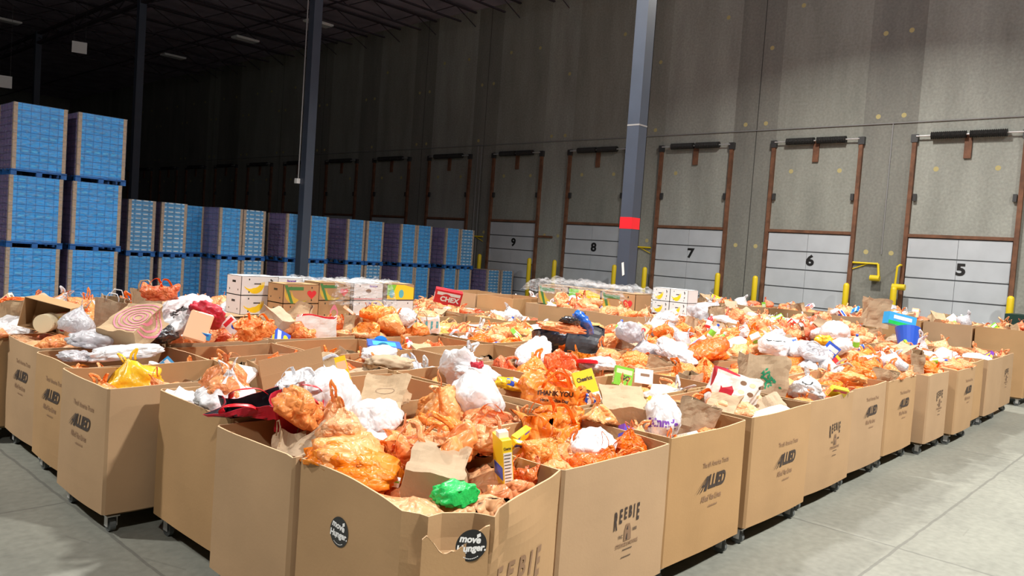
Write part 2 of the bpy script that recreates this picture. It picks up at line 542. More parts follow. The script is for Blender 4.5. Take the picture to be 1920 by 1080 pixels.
def ring_shell(poly, z0, z1, nlev, thick, disp=None, rim=None, depth=None, npts=48, name='shell', mats=None, smooth=False, corner_keep=True):
    """open container: outer wall, rim, inner wall down to depth, inner floor and outer floor"""
    P = [Vector((p[0], p[1], 0)) for p in poly]
    per = [(P[(i + 1) % len(P)] - P[i]).length for i in range(len(P))]
    tot = sum(per); pts = []
    for i in range(len(P)):
        n = max(1, round(npts * per[i] / tot))
        for k in range(n):
            pts.append((P[i].lerp(P[(i + 1) % len(P)], k / n), i, k / n))
    n = len(pts)
    cen = sum((p for p in P), Vector()) / len(P)
    nr = []
    for i in range(n):
        a, b = pts[i - 1][0], pts[(i + 1) % n][0]
        t = (b - a).normalized(); nn = Vector((t.y, -t.x, 0))
        if nn.dot(pts[i][0] - cen) < 0: nn = -nn
        nr.append(nn)
    depth = depth if depth is not None else (z1 - z0) * .8
    mb = MB(); rows = []

    def row(t, inner):
        r = []
        for i, (p, side, s) in enumerate(pts):
            top = z1 + (rim(side, s) if rim else 0)
            z = z0 + (top - z0) * t
            q = p + Vector((0, 0, z))
            if disp: q = q + nr[i] * disp(side, s, t, q)
            if inner: q = q - nr[i] * thick
            r.append(q)
        return r
    levs = [k / nlev for k in range(nlev + 1)]
    tin = max(0.0, 1 - depth / (z1 - z0))
    ins = [1 - (1 - tin) * k / max(2, nlev // 2) for k in range(max(2, nlev // 2) + 1)]
    rows = [row(t, False) for t in levs] + [row(t, True) for t in ins]
    for r in rows: mb.v += [tuple(q) for q in r]
    for k in range(len(rows) - 1):
        mi = 0 if k < nlev else (2 if k == nlev else 1)
        for i in range(n):
            j = (i + 1) % n
            mb.f.append((k * n + i, k * n + j, (k + 1) * n + j, (k + 1) * n + i)); mb.mi.append(mi)
    mb.f.append(tuple(range(n))[::-1]); mb.mi.append(0)
    b = (len(rows) - 1) * n
    mb.f.append(tuple(b + i for i in range(n))); mb.mi.append(1)
    return mb.mesh(name, mats, smooth)


# ------------------------------------------------------------------ building shell
XW = 24.0
CEIL = 12.7
struct(MB().box(-18, XW + .3, -16, 76, -.3, 0).build('floor', M['floor']))
struct(MB().box(-18, XW + .3, -16, 76, CEIL, CEIL + .2).build('ceiling', M['deck']))

DOOR_Y = [5.64 + 4.15 * k for k in range(-1, 16)]      # door 5 is index 1
wb = MB()
bands = []
rw = random.Random(3)
y = -16.0
edges = [-16.0]
for yc in DOOR_Y:
    edges += [yc - 1.33, yc + 1.33]
edges.append(76)
for k in range(len(edges) - 1):
    pier = (k % 2 == 0)
    if k == 0: mi = 0
    elif k == 1: mi = 0
    else:
        mi = {2: 0, 3: 2, 4: 1, 5: 0, 6: 1, 7: 2, 8: 0, 9: 0, 10: 2, 11: 0, 12: 1, 13: 2, 14: 1, 15: 0, 16: 1, 17: 0}.get(k, rw.choice([0, 1]))
    wb.box(XW, XW + .3, edges[k], edges[k + 1], 0, CEIL + .2, mi)
for k, yc in enumerate(DOOR_Y):                       # panel joints, plugs
    yj = yc + 4.15 / 2 * (1 if k % 2 else .97)
    if k % 3 != 1: wb.box(XW - .004, XW, yj - .012, yj + .012, 0, CEIL, 3)
    for (dy, z) in ((-.75, 5.45), (.75, 5.45), (1.72, 3.05), (2.42, 3.05), (1.72, 7.0), (2.42, 7.0), (1.72, 9.4), (2.42, 9.4), (-.8, 10.6), (.8, 10.6)):
        if rw.random() < .12: continue
        a = [(XW - .004, yc + dy + .07 * math.cos(t * math.pi / 6), z + .07 * math.sin(t * math.pi / 6)) for t in range(12)]
        wb.poly(a, (.004, 0, 0), 4)
struct(wb.build('wall_right', [M['conc_a'], M['conc_b'], M['conc_c'], M['seam'], M['patch']]))
struct(MB().box(-18, XW + .3, 76, 76.3, 0, CEIL).build('wall_back', M['conc_b']))
struct(MB().box(-18, XW + .3, -16.3, -16, 0, CEIL).build('wall_front', M['conc_a']))
struct(MB().box(-18.3, -18, -16, 76, 0, CEIL).build('wall_left', M['conc_b']))

# doors ------------------------------------------------------------
for k, yc in enumerate(DOOR_Y):
    n = 6 - k
    num = 5 - (k - 1) if False else 5 + (k - 1)
    dr = struct(empty('door_%d' % (k + 1), (XW, yc, 0)))
    ps = MB()
    tops = [3.52 - .565 * q for q in range(7)]
    for q in range(6):
        z1 = tops[q] - .018; z0 = tops[q + 1] + .018
        ps.box(-.055, -.01, -1.27, -.005, z0, z1); ps.box(-.055, -.01, .005, 1.27, z0, z1)
        ps.box(-.062, -.055, -1.27, -1.2, z0 + .02, z1 - .02); ps.box(-.062, -.055, 1.2, 1.27, z0 + .02, z1 - .02)
    ps.box(-.045, -.01, -1.27, 1.27, tops[6] - .02, 3.52, 1)
    ps.build('door_panel', [M['door'], M['door_seam']], dr)
    MB().box(-.09, -.001, -1.33, 1.33, 3.53, 3.62).build('header', M['rust'], dr)
    for s in (-1, 1):
        tk = MB().box(-.11, -.001, min(s * 1.29, s * 1.40), max(s * 1.29, s * 1.40), 0, 6.22)
        tk.box(-.13, -.001, min(s * 1.26, s * 1.44), max(s * 1.26, s * 1.44), 6.2, 6.42, 1)
        tk.box(-.1, -.02, min(s * 1.17, s * 1.26), max(s * 1.17, s * 1.26), 4.55, 4.75, 1)
        tk.build('track', [M['rust'], M['dark_metal']], dr)
    MB().cyl((-.14, -1.3, 6.36), (-.14, 1.3, 6.36), .022, 8).build('shaft', M['metal'], dr)
    for s in (-1, 1):
        sp = MB(); prof = []
        N_ = 34
        for q in range(N_ + 1):
            prof.append((-.14, s * (.05 + .86 * q / N_), 6.36))
        sp.tube(prof, [.085 if q % 2 else .108 for q in range(N_ + 1)], 10)
        sp.build('torsion_spring', M['spring'], dr)
    MB().box(-.06, -.001, -.09, .09, 5.72, 6.38).build('spring_bracket', M['rust'], dr)
    if 1 <= k <= 6:
        me = text_mesh(str(num), .44, .018, 0, 1.15)
        d = obj('door_number', me, dr, (-.062, -.12, 2.68), (R(90), 0, R(-90)))
        me.materials.append(M['number'])

# conduits on the wall
cd = MB()
cd.tube([(XW - .03, -10, 6.78), (XW - .03, 75, 6.78)], .016, 6)
tag(cd.build('wall_conduit', M['conduit']), 'thin conduit running horizontally along the wall above the dock doors', 'conduit')
for yv, nm in ((7.62, 'thin vertical conduit on the pier between doors 5 and 6'), (24.4, 'thin vertical conduit on the pier left of door 9'), (24.62, 'second vertical conduit left of door 9, beside its twin')):
    tag(MB().tube([(XW - .025, yv, 3.0 if yv < 10 else 0), (XW - .025, yv, 6.76)], .014, 6).build('wall_conduit', M['conduit']), nm, 'conduit')
tag(MB().box(XW - .05, XW - .005, 19.32 + 1.45 - .7 + .0, 21.0, 2.95, 3.03).build('wall_angle', M['rust']), 'short rusty steel angle on the wall between doors 8 and 9', 'steel angle')

# bollards -----------------------------------------------------------
ORD = ['first', 'second', 'third', 'fourth', 'fifth', 'sixth', 'seventh', 'eighth', 'ninth', 'tenth', 'eleventh', 'twelfth', 'thirteenth', 'fourteenth', 'fifteenth']
bp = None
for k, yc in enumerate(DOOR_Y[1:8]):
    for s, side in ((1, 'left'), (-1, 'right')):
        if bp is None:
            b = MB(); b.tube([(0, 0, 0), (0, 0, 2.02), (0, 0, 2.07), (0, 0, 2.10)], [.085, .085, .07, .03], 20)
            bp = b.build('bollard', M['yellow_paint'], None, smooth=True); o = bp
        else:
            o = bp.copy(); COL.objects.link(o)
        o.location = (XW - .45, yc + s * 1.42, 0)
        tag(o, 'yellow steel bollard at the %s side of dock door %s' % (side, ('five', 'six', 'seven', 'eight', 'nine', 'ten', 'eleven')[k]), 'bollard', 'yellow bollards beside the dock doors')


def dock_light(y, s, z, label, turned=False):
    r_ = empty('dock_light', (XW, y, z))
    a = MB()
    if turned:
        a.tube([(-.02, 0, .1), (-.25, 0, .1), (-.35, .03, .05), (-.35, .05, -.45)], .03, 8)
        a.build('arm', M['yellow_paint'], r_)
        h = MB().cyl((-.35, .12, -.52), (-.35, -.22, -.52), .085, 14)
    else:
        a.tube([(-.05, 0, 0), (-.05, s * .75, 0)], .028, 8)
        a.tube([(-.05, s * .75, 0), (-.08, s * .8, -.35)], .035, 8)
        a.tube([(-.03, 0, -.2), (-.03, s * .45, -.02)], .014, 6)
        a.build('arm', M['yellow_paint'], r_)
        h = MB().cyl((-.16, s * .86, -.42), (-.16, s * .86 - s * .26, -.42), .085, 14)
    h.build('lamp_head', M['yellow_paint'], r_, smooth=False)
    tag(r_, label, 'dock light')


dock_light(8.42, -1, 2.72, 'yellow swing arm dock light right of door 6')
dock_light(7.02, 1, 2.62, 'yellow dock light folded at the left edge of door 5', True)
dock_light(15.55 - .1, 1, 2.8, 'yellow swing arm dock light beside the left edge of door 7')
dock_light(23.95, 1, 2.85, 'yellow dock light arm at the left edge of door 9')

# columns ------------------------------------------------------------
COLX = 13.2
for k, (cy, nm) in enumerate(((9.05, 'blue grey steel column with a red band, right of centre'), (20.9, 'blue grey steel column with a thin conduit, rising behind the blue pallets'), (33.8, 'dark steel column just right of the tallest blue pallets'), (47.0, 'faint dark steel column above the leftmost blue pallets'))):
    c = empty('steel_column', (COLX, cy, 0), 0)
    MB().box(-.14, .14, -.14, .14, .02, CEIL - .7).build('shaft', M['col'], c)
    MB().box(-.25, .25, -.25, .25, 0, .02).build('base_plate', M['dark_metal'], c)
    if k == 0:
        MB().box(-.143, .143, -.143, .143, 2.97, 3.2).build('red_band', M['red_band'], c)
        MB().box(-.143, .143, -.143, .143, 5.02, 5.05).build('splice_line', M['conduit'], c)
        q = MB().add([(-.150, -.03, 2.3), (-.150, .02, 2.28), (-.150, -.02, 2.02), (-.150, -.07, 2.05)], [(0, 1, 2, 3)])
        q.poly([(-.146, -.03, 2.3), (-.146, .02, 2.28), (-.146, -.02, 2.02), (-.146, -.07, 2.05)], (-.003, 0, 0))
        q.build('paper_tag', M['sign'], c)
    if k == 1:
        MB().tube([(-.17, .18, 4.0), (-.17, .18, CEIL - .7)], .02, 8).build('conduit', M['conduit'], c)
        MB().box(-.25, -.14, .12, .26, 3.93, 4.08).build('junction_box', M['sign'], c)
    tag(c, nm, 'column')

# roof steel -----------------------------------------------------------
jm = MB()
L0, L1 = -17.5, XW - .02
jb, jt = 11.95, 12.6
jm.box(L0, L1 - .9, -.05, .05, jb, jb + .06); jm.box(L0, L1, -.05, .05, jt - .06, jt)
npan = 34
st = (L1 - L0) / npan
for q in range(npan):
    x0 = L0 + q * st
    a, b_ = ((x0, 0, jb + .03), (x0 + st, 0, jt - .03)) if q % 2 == 0 else ((x0, 0, jt - .03), (x0 + st, 0, jb + .03))
    jm.tube([a, b_], .022, 5)
proto = None
for k in range(26):
    y = -14 + 2.62 * k + (0 if k < 14 else 0)
    if proto is None:
        o = proto = jm.build('roof_joist', M['joist'])
    else:
        o = proto.copy(); COL.objects.link(o)
    o.location = (0, y, 0)
    tag(o, 'dark open web steel joist spanning under the roof toward the dock wall', 'joist', 'open web roof joists')
gm = MB()
gm.box(-.1, .1, -15.5, 75, 11.35, 11.45); gm.box(-.1, .1, -15.5, 75, 11.85, 11.95)
for q in range(74):
    y0 = -15 + q * 1.2
    gm.tube([(0, y0, 11.4 if q % 2 else 11.9), (0, y0 + 1.2, 11.9 if q % 2 else 11.4)], .03, 5)
g = gm.build('roof_girder', M['joist'], None, (COLX, 0, 0))
tag(g, 'open web roof girder over the line of steel columns', 'girder')
for k, x in enumerate((2, 7.6, 18.5)):
    o = MB().box(-.03, .03, -15, 75, 0, .05).build('bridging_bar', M['joist'], None, (x, 0, jb - .06))
    tag(o, 'thin steel bridging bar beneath the roof joists, %s' % ('nearest the left', 'between the left one and the girder', 'nearest the dock wall')[k], 'bridging bar', 'bridging bars under the roof')

pos = [(460, 75), (597, 45), (325, 107), (12, 40)]
nms = ['unlit flat light fixture on the roof, second from the tall column', 'unlit flat light fixture on the roof, right of the tall conduit column', 'unlit flat light fixture on the roof, deepest of the visible ones', 'unlit flat light fixture on the roof at the upper left']
for (px, py), nm in zip(pos, nms):
    p = at(px, py, z=11.8)
    e = empty('ceiling_light', p)
    MB().box(-.6, .6, -.3, .3, 0, .08).build('housing', M['sign'], e)
    MB().box(-.56, .56, -.26, .26, -.02, 0).build('diffuser', M['fixture'], e)
    MB().cyl((0, 0, .08), (0, 0, .3), .01, 6).build('hanger', M['dark_metal'], e)
    tag(e, nm, 'ceiling light')
for (px, py), nm in (((149, 89), 'small white hanging sign below the dark roof, left of the column'), ((7, 153), 'small white hanging sign at the left edge above the blue pallets')):
    p = at(px, py, Y=34.0)
    e = empty('hanging_sign', p, R(-20))
    MB().box(-.26, .26, -.01, .01, -.22, .22).build('panel', M['sign'], e)
    for s in (-.2, .2):
        MB().cyl((s, 0, .22), (s, 0, jb - p.z), .006, 5).build('wire', M['dark_metal'], e)
    tag(e, nm, 'sign')

# ------------------------------------------------------------------ wrapped pallets
M['blue_load'] = grid_mat('blue_cartons', 0, .19, .165, (0.002, 0.26, 0.68), (0.06, .45, .85), (0.002, .15, .46), .25)
M['blue_load_small'] = grid_mat('small_blue_cartons', 0, .185, .13, (0.004, 0.27, 0.66), (0.10, .47, .85), (0.003, .15, .42), .3)
M['pale_load'] = grid_mat('pale_blue_cartons', 0, .19, .12, (0.05, 0.28, 0.55), (0.68, .72, .76), (0.03, .16, .36), 1.0)
M['purple_load'] = grid_mat('purple_cartons', 1, .24, .165, (0.20, 0.135, 0.33), (0.36, .20, .33), (0.11, .06, .16), .3)
M['brown_top'] = M['post']


def wrapped_pallet(w_, d_, h_, front):
    e = empty('wrapped_pallet', (0, 0, 0))
    pb = MB()
    for s in (0, .5, 1):
        x = (w_ - .12) * s
        for t in (0, .5, 1):
            yy = (d_ - .12) * t
            pb.box(x, x + .12, yy, yy + .12, .022, .115)
        pb.box(x, x + .12, 0, d_, 0, .022)
    for q in range(5):
        yy = (d_ - .1) * q / 4
        pb.box(0, w_, yy, yy + .1, .115, .14)
    pb.box(0, w_, 0, .1, .095, .12)
    pb.build('pallet', M['blue_wood'], e)
    ld = MB(); i = .03
    x0, x1, y0, y1, z0, z1 = i, w_ - i, i, d_ - i, .141, h_
    vs = [(x, y, z) for z in (z0, z1) for y in (y0, y1) for x in (x0, x1)]
    ld.add(vs, [(0, 1, 5, 4), (2, 6, 7, 3)], 0); ld.add(vs, [(0, 4, 6, 2), (1, 3, 7, 5)], 1); ld.add(vs, [(0, 2, 3, 1), (4, 5, 7, 6)], 2)
    ld.build('carton_load', [front, M['purple_load'], M['brown_top']], e)
    for cx in (0, 1):
        for cy in (0, 1):
            X0 = i - .004 if cx == 0 else w_ - i - .076
            Y0 = i - .004 if cy == 0 else d_ - i - .076
            c = MB().box(X0, X0 + .08, (i - .004 if cy == 0 else d_ - i - .002), (i + .002 if cy == 0 else d_ - i + .004), .141, h_)
            c.box((i - .004 if cx == 0 else w_ - i - .002), (i + .002 if cx == 0 else w_ - i + .004), Y0, Y0 + .08, .141, h_)
            c.build('corner_board', M['post'], e)
    # stretch film, slightly sagging
    fm = MB(); n = 12
    o = .012
    fx0, fx1, fy0, fy1 = i - o, w_ - i + o, i - o, d_ - i + o
    ring = [(fx0 + (fx1 - fx0) * q / n, fy0) for q in range(n)] + [(fx1, fy0 + (fy1 - fy0) * q / n) for q in range(n)] + [(fx1 - (fx1 - fx0) * q / n, fy1) for q in range(n)] + [(fx0, fy1 - (fy1 - fy0) * q / n) for q in range(n)]
    zl = 10; k = len(ring)
    for zz in range(zl + 1):
        z = .1 + (h_ - .1 + .006) * zz / zl
        for (x, y) in ring:
            a = .008 * noise.noise(Vector((x * 6, y * 6, z * 7)))
            fm.v.append((x + (a if x in (fx0, fx1) else 0), y - abs(a), z))
    for zz in range(zl):
        for q in range(k):
            fm.f.append((zz * k + q, zz * k + (q + 1) % k, (zz + 1) * k + (q + 1) % k, (zz + 1) * k + q)); fm.mi.append(0)
    fm.build('stretch_wrap', M['film'], e, smooth=True)
    return e


YN = 20.5
near_protos = [wrapped_pallet(1.16, 1.2, 1.645, M['blue_load'])]
first = True
for s, x in enumerate((5.26, 6.57)):
    for t in range(3):
        o = near_protos[0] if first else copy_tree(near_protos[0]); first = False
        o.location = (x + (.0, .02, .06)[t] + (.0 if s == 0 else .02 * t), YN + .02 * t, 1.648 * t)
        tag(o, 'film-wrapped pallet of blue cartons, %s tier of the %s three-high stack' % (('bottom', 'middle', 'top')[t], ('left', 'right')[s]), 'pallet load', 'three-high stacks of wrapped pallets')
YF = 21.75
H2 = 1.51
far = [(8.37, 'p'), (9.24, 'p'), (10.93, 'b'), (11.68, 'p'), (13.12, 'b'), (13.92, 'b'), (15.4, 'b'), (16.18, 'b'), (17.68, 'b'), (18.4, 'b'), (19.8, 'b'), (20.56, 'p'), (22.15, 'p'), (22.95, 'p'), (10.25, 'b')]
fp = {'b': wrapped_pallet(.765, 1.2, H2 - .003, M['blue_load_small']), 'p': wrapped_pallet(.765, 1.2, H2 - .003, M['pale_load'])}
used = {'b': False, 'p': False}
for k, (x, kind) in enumerate(far):
    for t in range(2 if k < 12 or k == 14 else 1):
        kd = kind
        if t == 0: kd = 'b' if k not in (3, 7, 12, 13) else 'p'
        o = copy_tree(fp[kd]) if used[kd] else fp[kd]; used[kd] = True
        o.location = (x, YF + rnd.uniform(-.02, .02), H2 * t)
        if k == 14:
            o.location.y += 1.0
            lb = 'film-wrapped pallet set back in the gap of the two-high row, %s tier' % ('lower', 'upper')[t]
        elif k < 12:
            lb = 'film-wrapped %s carton pallet, %s tier, %s stack in the two-high row' % ('pale blue' if kd == 'p' else 'blue', ('lower', 'upper')[t], ORD[k])
        else:
            lb = 'single film-wrapped pale blue pallet at the row end, %s the dock wall' % ('beside' if k == 13 else 'second from')
        tag(o, lb, 'pallet load', 'row of wrapped pallets toward the dock wall')

# ------------------------------------------------------------------ cardboard bins
XE = [2.48, 3.64, 4.89, 6.13, 7.52, 8.86, 10.12, 11.4, 12.56, 13.72, 14.9, 16.1, 17.3, 18.2]
YE = [2.88, 3.86, 4.84, 6.02, 7.18, 8.28, 9.36, 10.44, 11.5, 12.6, 13.7]
NI, NJ = len(XE) - 1, len(YE) - 1
Z0, Z1 = .17, 1.12
B_MATS = [M['cardboard'], M['cardboard_in'], M['cardboard_edge']]
BINS = {}


def bin_ref(i, j):
    return '%s bin of the %s row' % (ORD[i], ORD[j])


def make_bin(x0, x1, y0, y1, z1=Z1, seed=0, poly=None, bulge=.03, z0=Z0, rimamp=.012):
    rr = random.Random(seed)
    cx, cy = (x0 + x1) / 2, (y0 + y1) / 2
    g_ = .018
    if poly is None:
        a, b_, c, d = x0 - cx + g_, x1 - cx - g_, y0 - cy + g_, y1 - cy - g_
        q = .02
        poly = [(a + q, c), (b_ - q, c), (b_, c + q), (b_, d - q), (b_ - q, d), (a + q, d), (a, d - q), (a, c + q)]
    else:
        poly = [(p[0] - cx, p[1] - cy) for p in poly]
    ph = [rr.uniform(-1, 1) for _ in range(len(poly))]
    bl = [bulge * rr.uniform(.3, 1.2) for _ in poly]

    def disp(side, s, t, q):
        b0 = bl[side] * math.sin(math.pi * s) * (.25 + .75 * math.sin(math.pi * min(1, t * .8 + .15)))
        return b0 + .004 * noise.noise(Vector((q.x * 3 + seed, q.y * 3, q.z * 3))) - .02 * (1 - math.cos((t) * 1.2)) * .5

    def rim(side, s):
        return rimamp * noise.noise(Vector((side * 3.1 + seed, s * 2.0, 0))) + ph[side] * .012 * math.sin(math.pi * s)
    me = ring_shell(poly, 0, z1 - z0, 8, .011, disp, rim, depth=.62, npts=64, name='cardboard_bin', mats=B_MATS)
    return obj('cardboard_bin', me, None, (cx, cy, z0))


dolly = None


def place_dolly(cx, cy, w_, d_, label, grp='dollies under the cardboard bins', parts=True):
    global dolly
    if dolly is None:
        dolly = empty('dolly', (0, 0, 0))
        pf = MB().box(-.5, .5, -.4, -.28, .135, .165).box(-.5, .5, .28, .4, .135, .165).box(-.5, -.38, -.4, .4, .135, .165).box(.38, .5, -.4, .4, .135, .165)
        pf.box(-.06, .06, -.4, .4, .135, .165)
        pf.build('platform', M['plywood'], dolly)
        for sx in (-1, 1):
            for sy in (-1, 1):
                c = MB().box(sx * .47 - .04, sx * .47 + .04, sy * .37 - .04, sy * .37 + .04, .125, .135)
                c.box(sx * .47 - .032, sx * .47 - .027, sy * .37 - .02, sy * .37 + .03, .045, .13)
                c.box(sx * .47 + .027, sx * .47 + .032, sy * .37 - .02, sy * .37 + .03, .045, .13)
                co = c.build('caster', M['metal'], dolly)
                MB().cyl((sx * .47 - .018, sy * .37 + .01, .055), (sx * .47 + .018, sy * .37 + .01, .055), .054, 18).build('wheel', M['rubber'], co)
        o = dolly
    else:
        o = copy_tree(dolly)
    o.location = (cx, cy, 0)
    o.scale = (w_ / 1.06, d_ / .86, 1)
    tag(o, label, 'dolly', grp)


for j in range(NJ):
    for i in range(NI):
        x0, x1, y0, y1 = XE[i], XE[i + 1], YE[j], YE[j + 1]
        if j >= 8 and i < 1: continue
        if j == 6 and i in (2, 3, 4, 5): continue        # carton stack stands here
        if (i, j) in ((7, 4), (7, 5), (7, 6), (8, 5)): continue   # column and film covered stack
        z1 = Z1
        poly = None; bulge = .03
        if i == 0:
            x0 += {0: 0.03, 1: -.03, 2: .10, 3: -.22, 4: -.10, 5: -.05, 6: -.2, 7: -.1}.get(j, 0)
        if j == 0 and i > 0:
            y0 += {1: -.06, 2: -.03, 3: -.02, 4: .05, 5: .1, 6: .12, 7: .0, 8: -.08, 9: .05, 10: .0, 11: .05}.get(i, 0)
        if j == 0:
            x0 += {3: .10, 4: .07, 6: .09, 7: .12, 8: .10, 10: .06}.get(i, 0)
        if i > 0 or j > 0:
            z1 += rnd.uniform(-.025, .025)
        if (i, j) == (0, 0):
            continue
        if (i, j) in ((12, 0), (12, 1), (12, 2)): z1 = 1.5; x0 = 18.2 if i == 12 else x0; x1 = 19.45
        if i == 12 and j > 2: z1 = 1.42; x0 += .9; x1 += 1.1
        if (i, j) in ((7, 7), (7, 8)): z1 = 1.42
        if (i, j) in ((6, 4), (6, 5)): z1 = 1.42; x0 += .75; x1 += .55
        if (i, j) in ((8, 3),): z1 = 1.38
        if j == 3 and i == 0: y0 += .1
        o = make_bin(x0, x1, y0, y1, z1, seed=i * 31 + j * 7 + 5, poly=poly, bulge=bulge)
        BINS[i, j] = (o, x0, x1, y0, y1, z1)
        edge = (i == 0 or j == 0)
        tall = z1 > 1.3
        look = 'tall' if tall else 'open'
        if edge and not tall:
            look = 'printed'
        tag(o, '%s brown cardboard bin full of bags, %s' % (look, bin_ref(i, j)), 'cardboard bin', 'rows of open cardboard bins')
        place_dolly((x0 + x1) / 2, (y0 + y1) / 2, x1 - x0 - .1, y1 - y0 - .1, 'low wheeled dolly under the %s' % bin_ref(i, j))

# crushed corner bin nearest the camera
pts = [(2.50, 3.84), (2.495, 2.93), (2.585, 2.83), (2.90, 2.68), (2.99, 2.675), (3.61, 2.83), (3.61, 3.84)]
cx, cy = 3.05, 3.36
lp = [(p[0] - cx, p[1] - cy) for p in pts]


def cdisp(side, s, t, q):
    d = .006 * noise.noise(Vector((q.x * 5, q.y * 5, q.z * 4)))
    if side == 0: d += -.03 * math.sin(math.pi * s) * t
    if side in (2,): d += -.055 * min(1, 4 * s, 4 * (1 - s)) * sm(.70, .82, t)
    if side == 1: d += -.02 * s * sm(.7, .85, t)
    if side in (3, 4): d += .02 * math.sin(9 * t + 4 * s) * t * (1 - s)
    if side == 4: d += .025 * math.sin(math.pi * s)
    return d


def crim(side, s):
    if side == 0: return -.05 * s ** 2
    if side == 1: return -.05 - .02 * s
    if side == 2: return -.07 - .02 * s
    if side == 3: return -.09 + .06 * s
    if side == 4: return -.03 + .03 * s
    return 0.0


me = ring_shell(lp, 0, Z1 - Z0, 14, .011, cdisp, crim, depth=.6, npts=96, name='cardboard_bin', mats=B_MATS)
corner = obj('cardboard_bin', me, None, (cx, cy, Z0))
tag(corner, 'crushed and torn cardboard bin with two black round stickers, nearest corner', 'cardboard bin', 'rows of open cardboard bins')
BINS[0, 0] = (corner, 2.48, 3.64, 2.86, 3.84, Z1 - .04)
place_dolly(3.05, 3.36, 1.0, .85, 'low wheeled dolly under the crushed corner bin')
# torn flap folded over the crushed corner
fl = MB()
A = Vector((2.475, 2.97, .93)); 
nrm = Vector((-.46, -.89, 0)).normalized(); tan = Vector((.89, -.46, 0)).normalized()
prof = [(0.0, .96), (.03, .975), (.06, .94), (.09, .89), (.13, .875), (.18, .885), (.22, .905), (.27, .94), (.30, .97), (.33, .99), (.36, .99), (.365, .55), (.365, .22), (.0, .22)]
base = Vector((2.545, 2.842, 0))
fl.poly([base + tan * a + Vector((0, 0, z)) + nrm * (.004 + .045 * (1 - a / .365)) for a, z in prof], nrm * .008)
bpy.context.view_layer.update()
inv = corner.matrix_world.inverted()
fl.v = [tuple(inv @ Vector(v)) for v in fl.v]
fl.build('torn_flap', M['cardboard'], corner)
lip = MB()
n = 16
for k in range(n + 1):
    a = -.01 + .38 * k / n
    zz_ = [(x_, z_) for x_, z_ in prof[:11]]
    a = .36 * k / n
    z = next((z0_ + (z1_ - z0_) * (a - x0_) / (x1_ - x0_)) for (x0_, z0_), (x1_, z1_) in zip(zz_[:-1], zz_[1:]) if x0_ - 1e-6 <= a <= x1_ + 1e-6)
    for o_, dz in ((.009, -.003), (.013, .001), (.005, .004)):
        p = base + tan * a + nrm * (o_ + .045 * (1 - min(1, max(0, a) / .365))) + Vector((0, 0, z + dz + .006 * math.sin(k * 2.1)))
        lip.v.append(tuple(inv @ p))
for k in range(n):
    for q in range(2):
        lip.f.append((k * 3 + q, (k + 1) * 3 + q, (k + 1) * 3 + q + 1, k * 3 + q + 1)); lip.mi.append(0)
lo = lip.build('torn_edge', M['cardboard_edge'], corner)
lo.modifiers.new('s', 'SOLIDIFY').thickness = .003


# prints ---------------------------------------------------------------
def logo_allied():
    ps = [(text_mesh('LLIED', .135, .006, .30, .82, 'LEFT'), T(-.095, 0), 0)]
    a = MB()
    # the striped capital that sweeps to the lower left
    for k, (xb, xt, wd) in enumerate(((-.30, -.115, .016), (-.262, -.10, .022), (-.218, -.085, .026))):
        yb = -.055 - .0 * k
        a.add([(xb, yb - .01 + .0, 0), (xb + wd, yb + .0, 0), (xt + wd * .8, .05, 0), (xt, .05, 0)], [(0, 1, 2, 3)])
    a.add([(-.155, -.055, 0), (-.115, -.055, 0), (-.072, .05, 0), (-.1, .05, 0)], [(0, 1, 2, 3)])
    a.add([(-.19, -.02, 0), (-.12, -.02, 0), (-.115, -.005, 0), (-.18, -.005, 0)], [(0, 1, 2, 3)])
    ps.append((a.mesh('a', M['ink']), T(), 0))
    ps.append((text_mesh('The #1 America Trusts', .052, .001, .1, .85), T(0.02, .135), 1))
    ps.append((text_mesh('Allied Van Lines', .062, .0015, .1, .8), T(-.03, -.115), 1))
    bar = MB()
    for k in range(12): bar.add([(-.075 + k * .0125, -.185, 0), (-.066 + k * .0125, -.185, 0), (-.066 + k * .0125, -.176 + .003 * (k % 3), 0), (-.075 + k * .0125, -.176 + .003 * (k % 3), 0)], [(0, 1, 2, 3)])
    ps.append((bar.mesh('b', M['ink']), T(), 1))
    return join_meshes(ps, 'printed_logo', [M['ink'], M['ink_shade']])


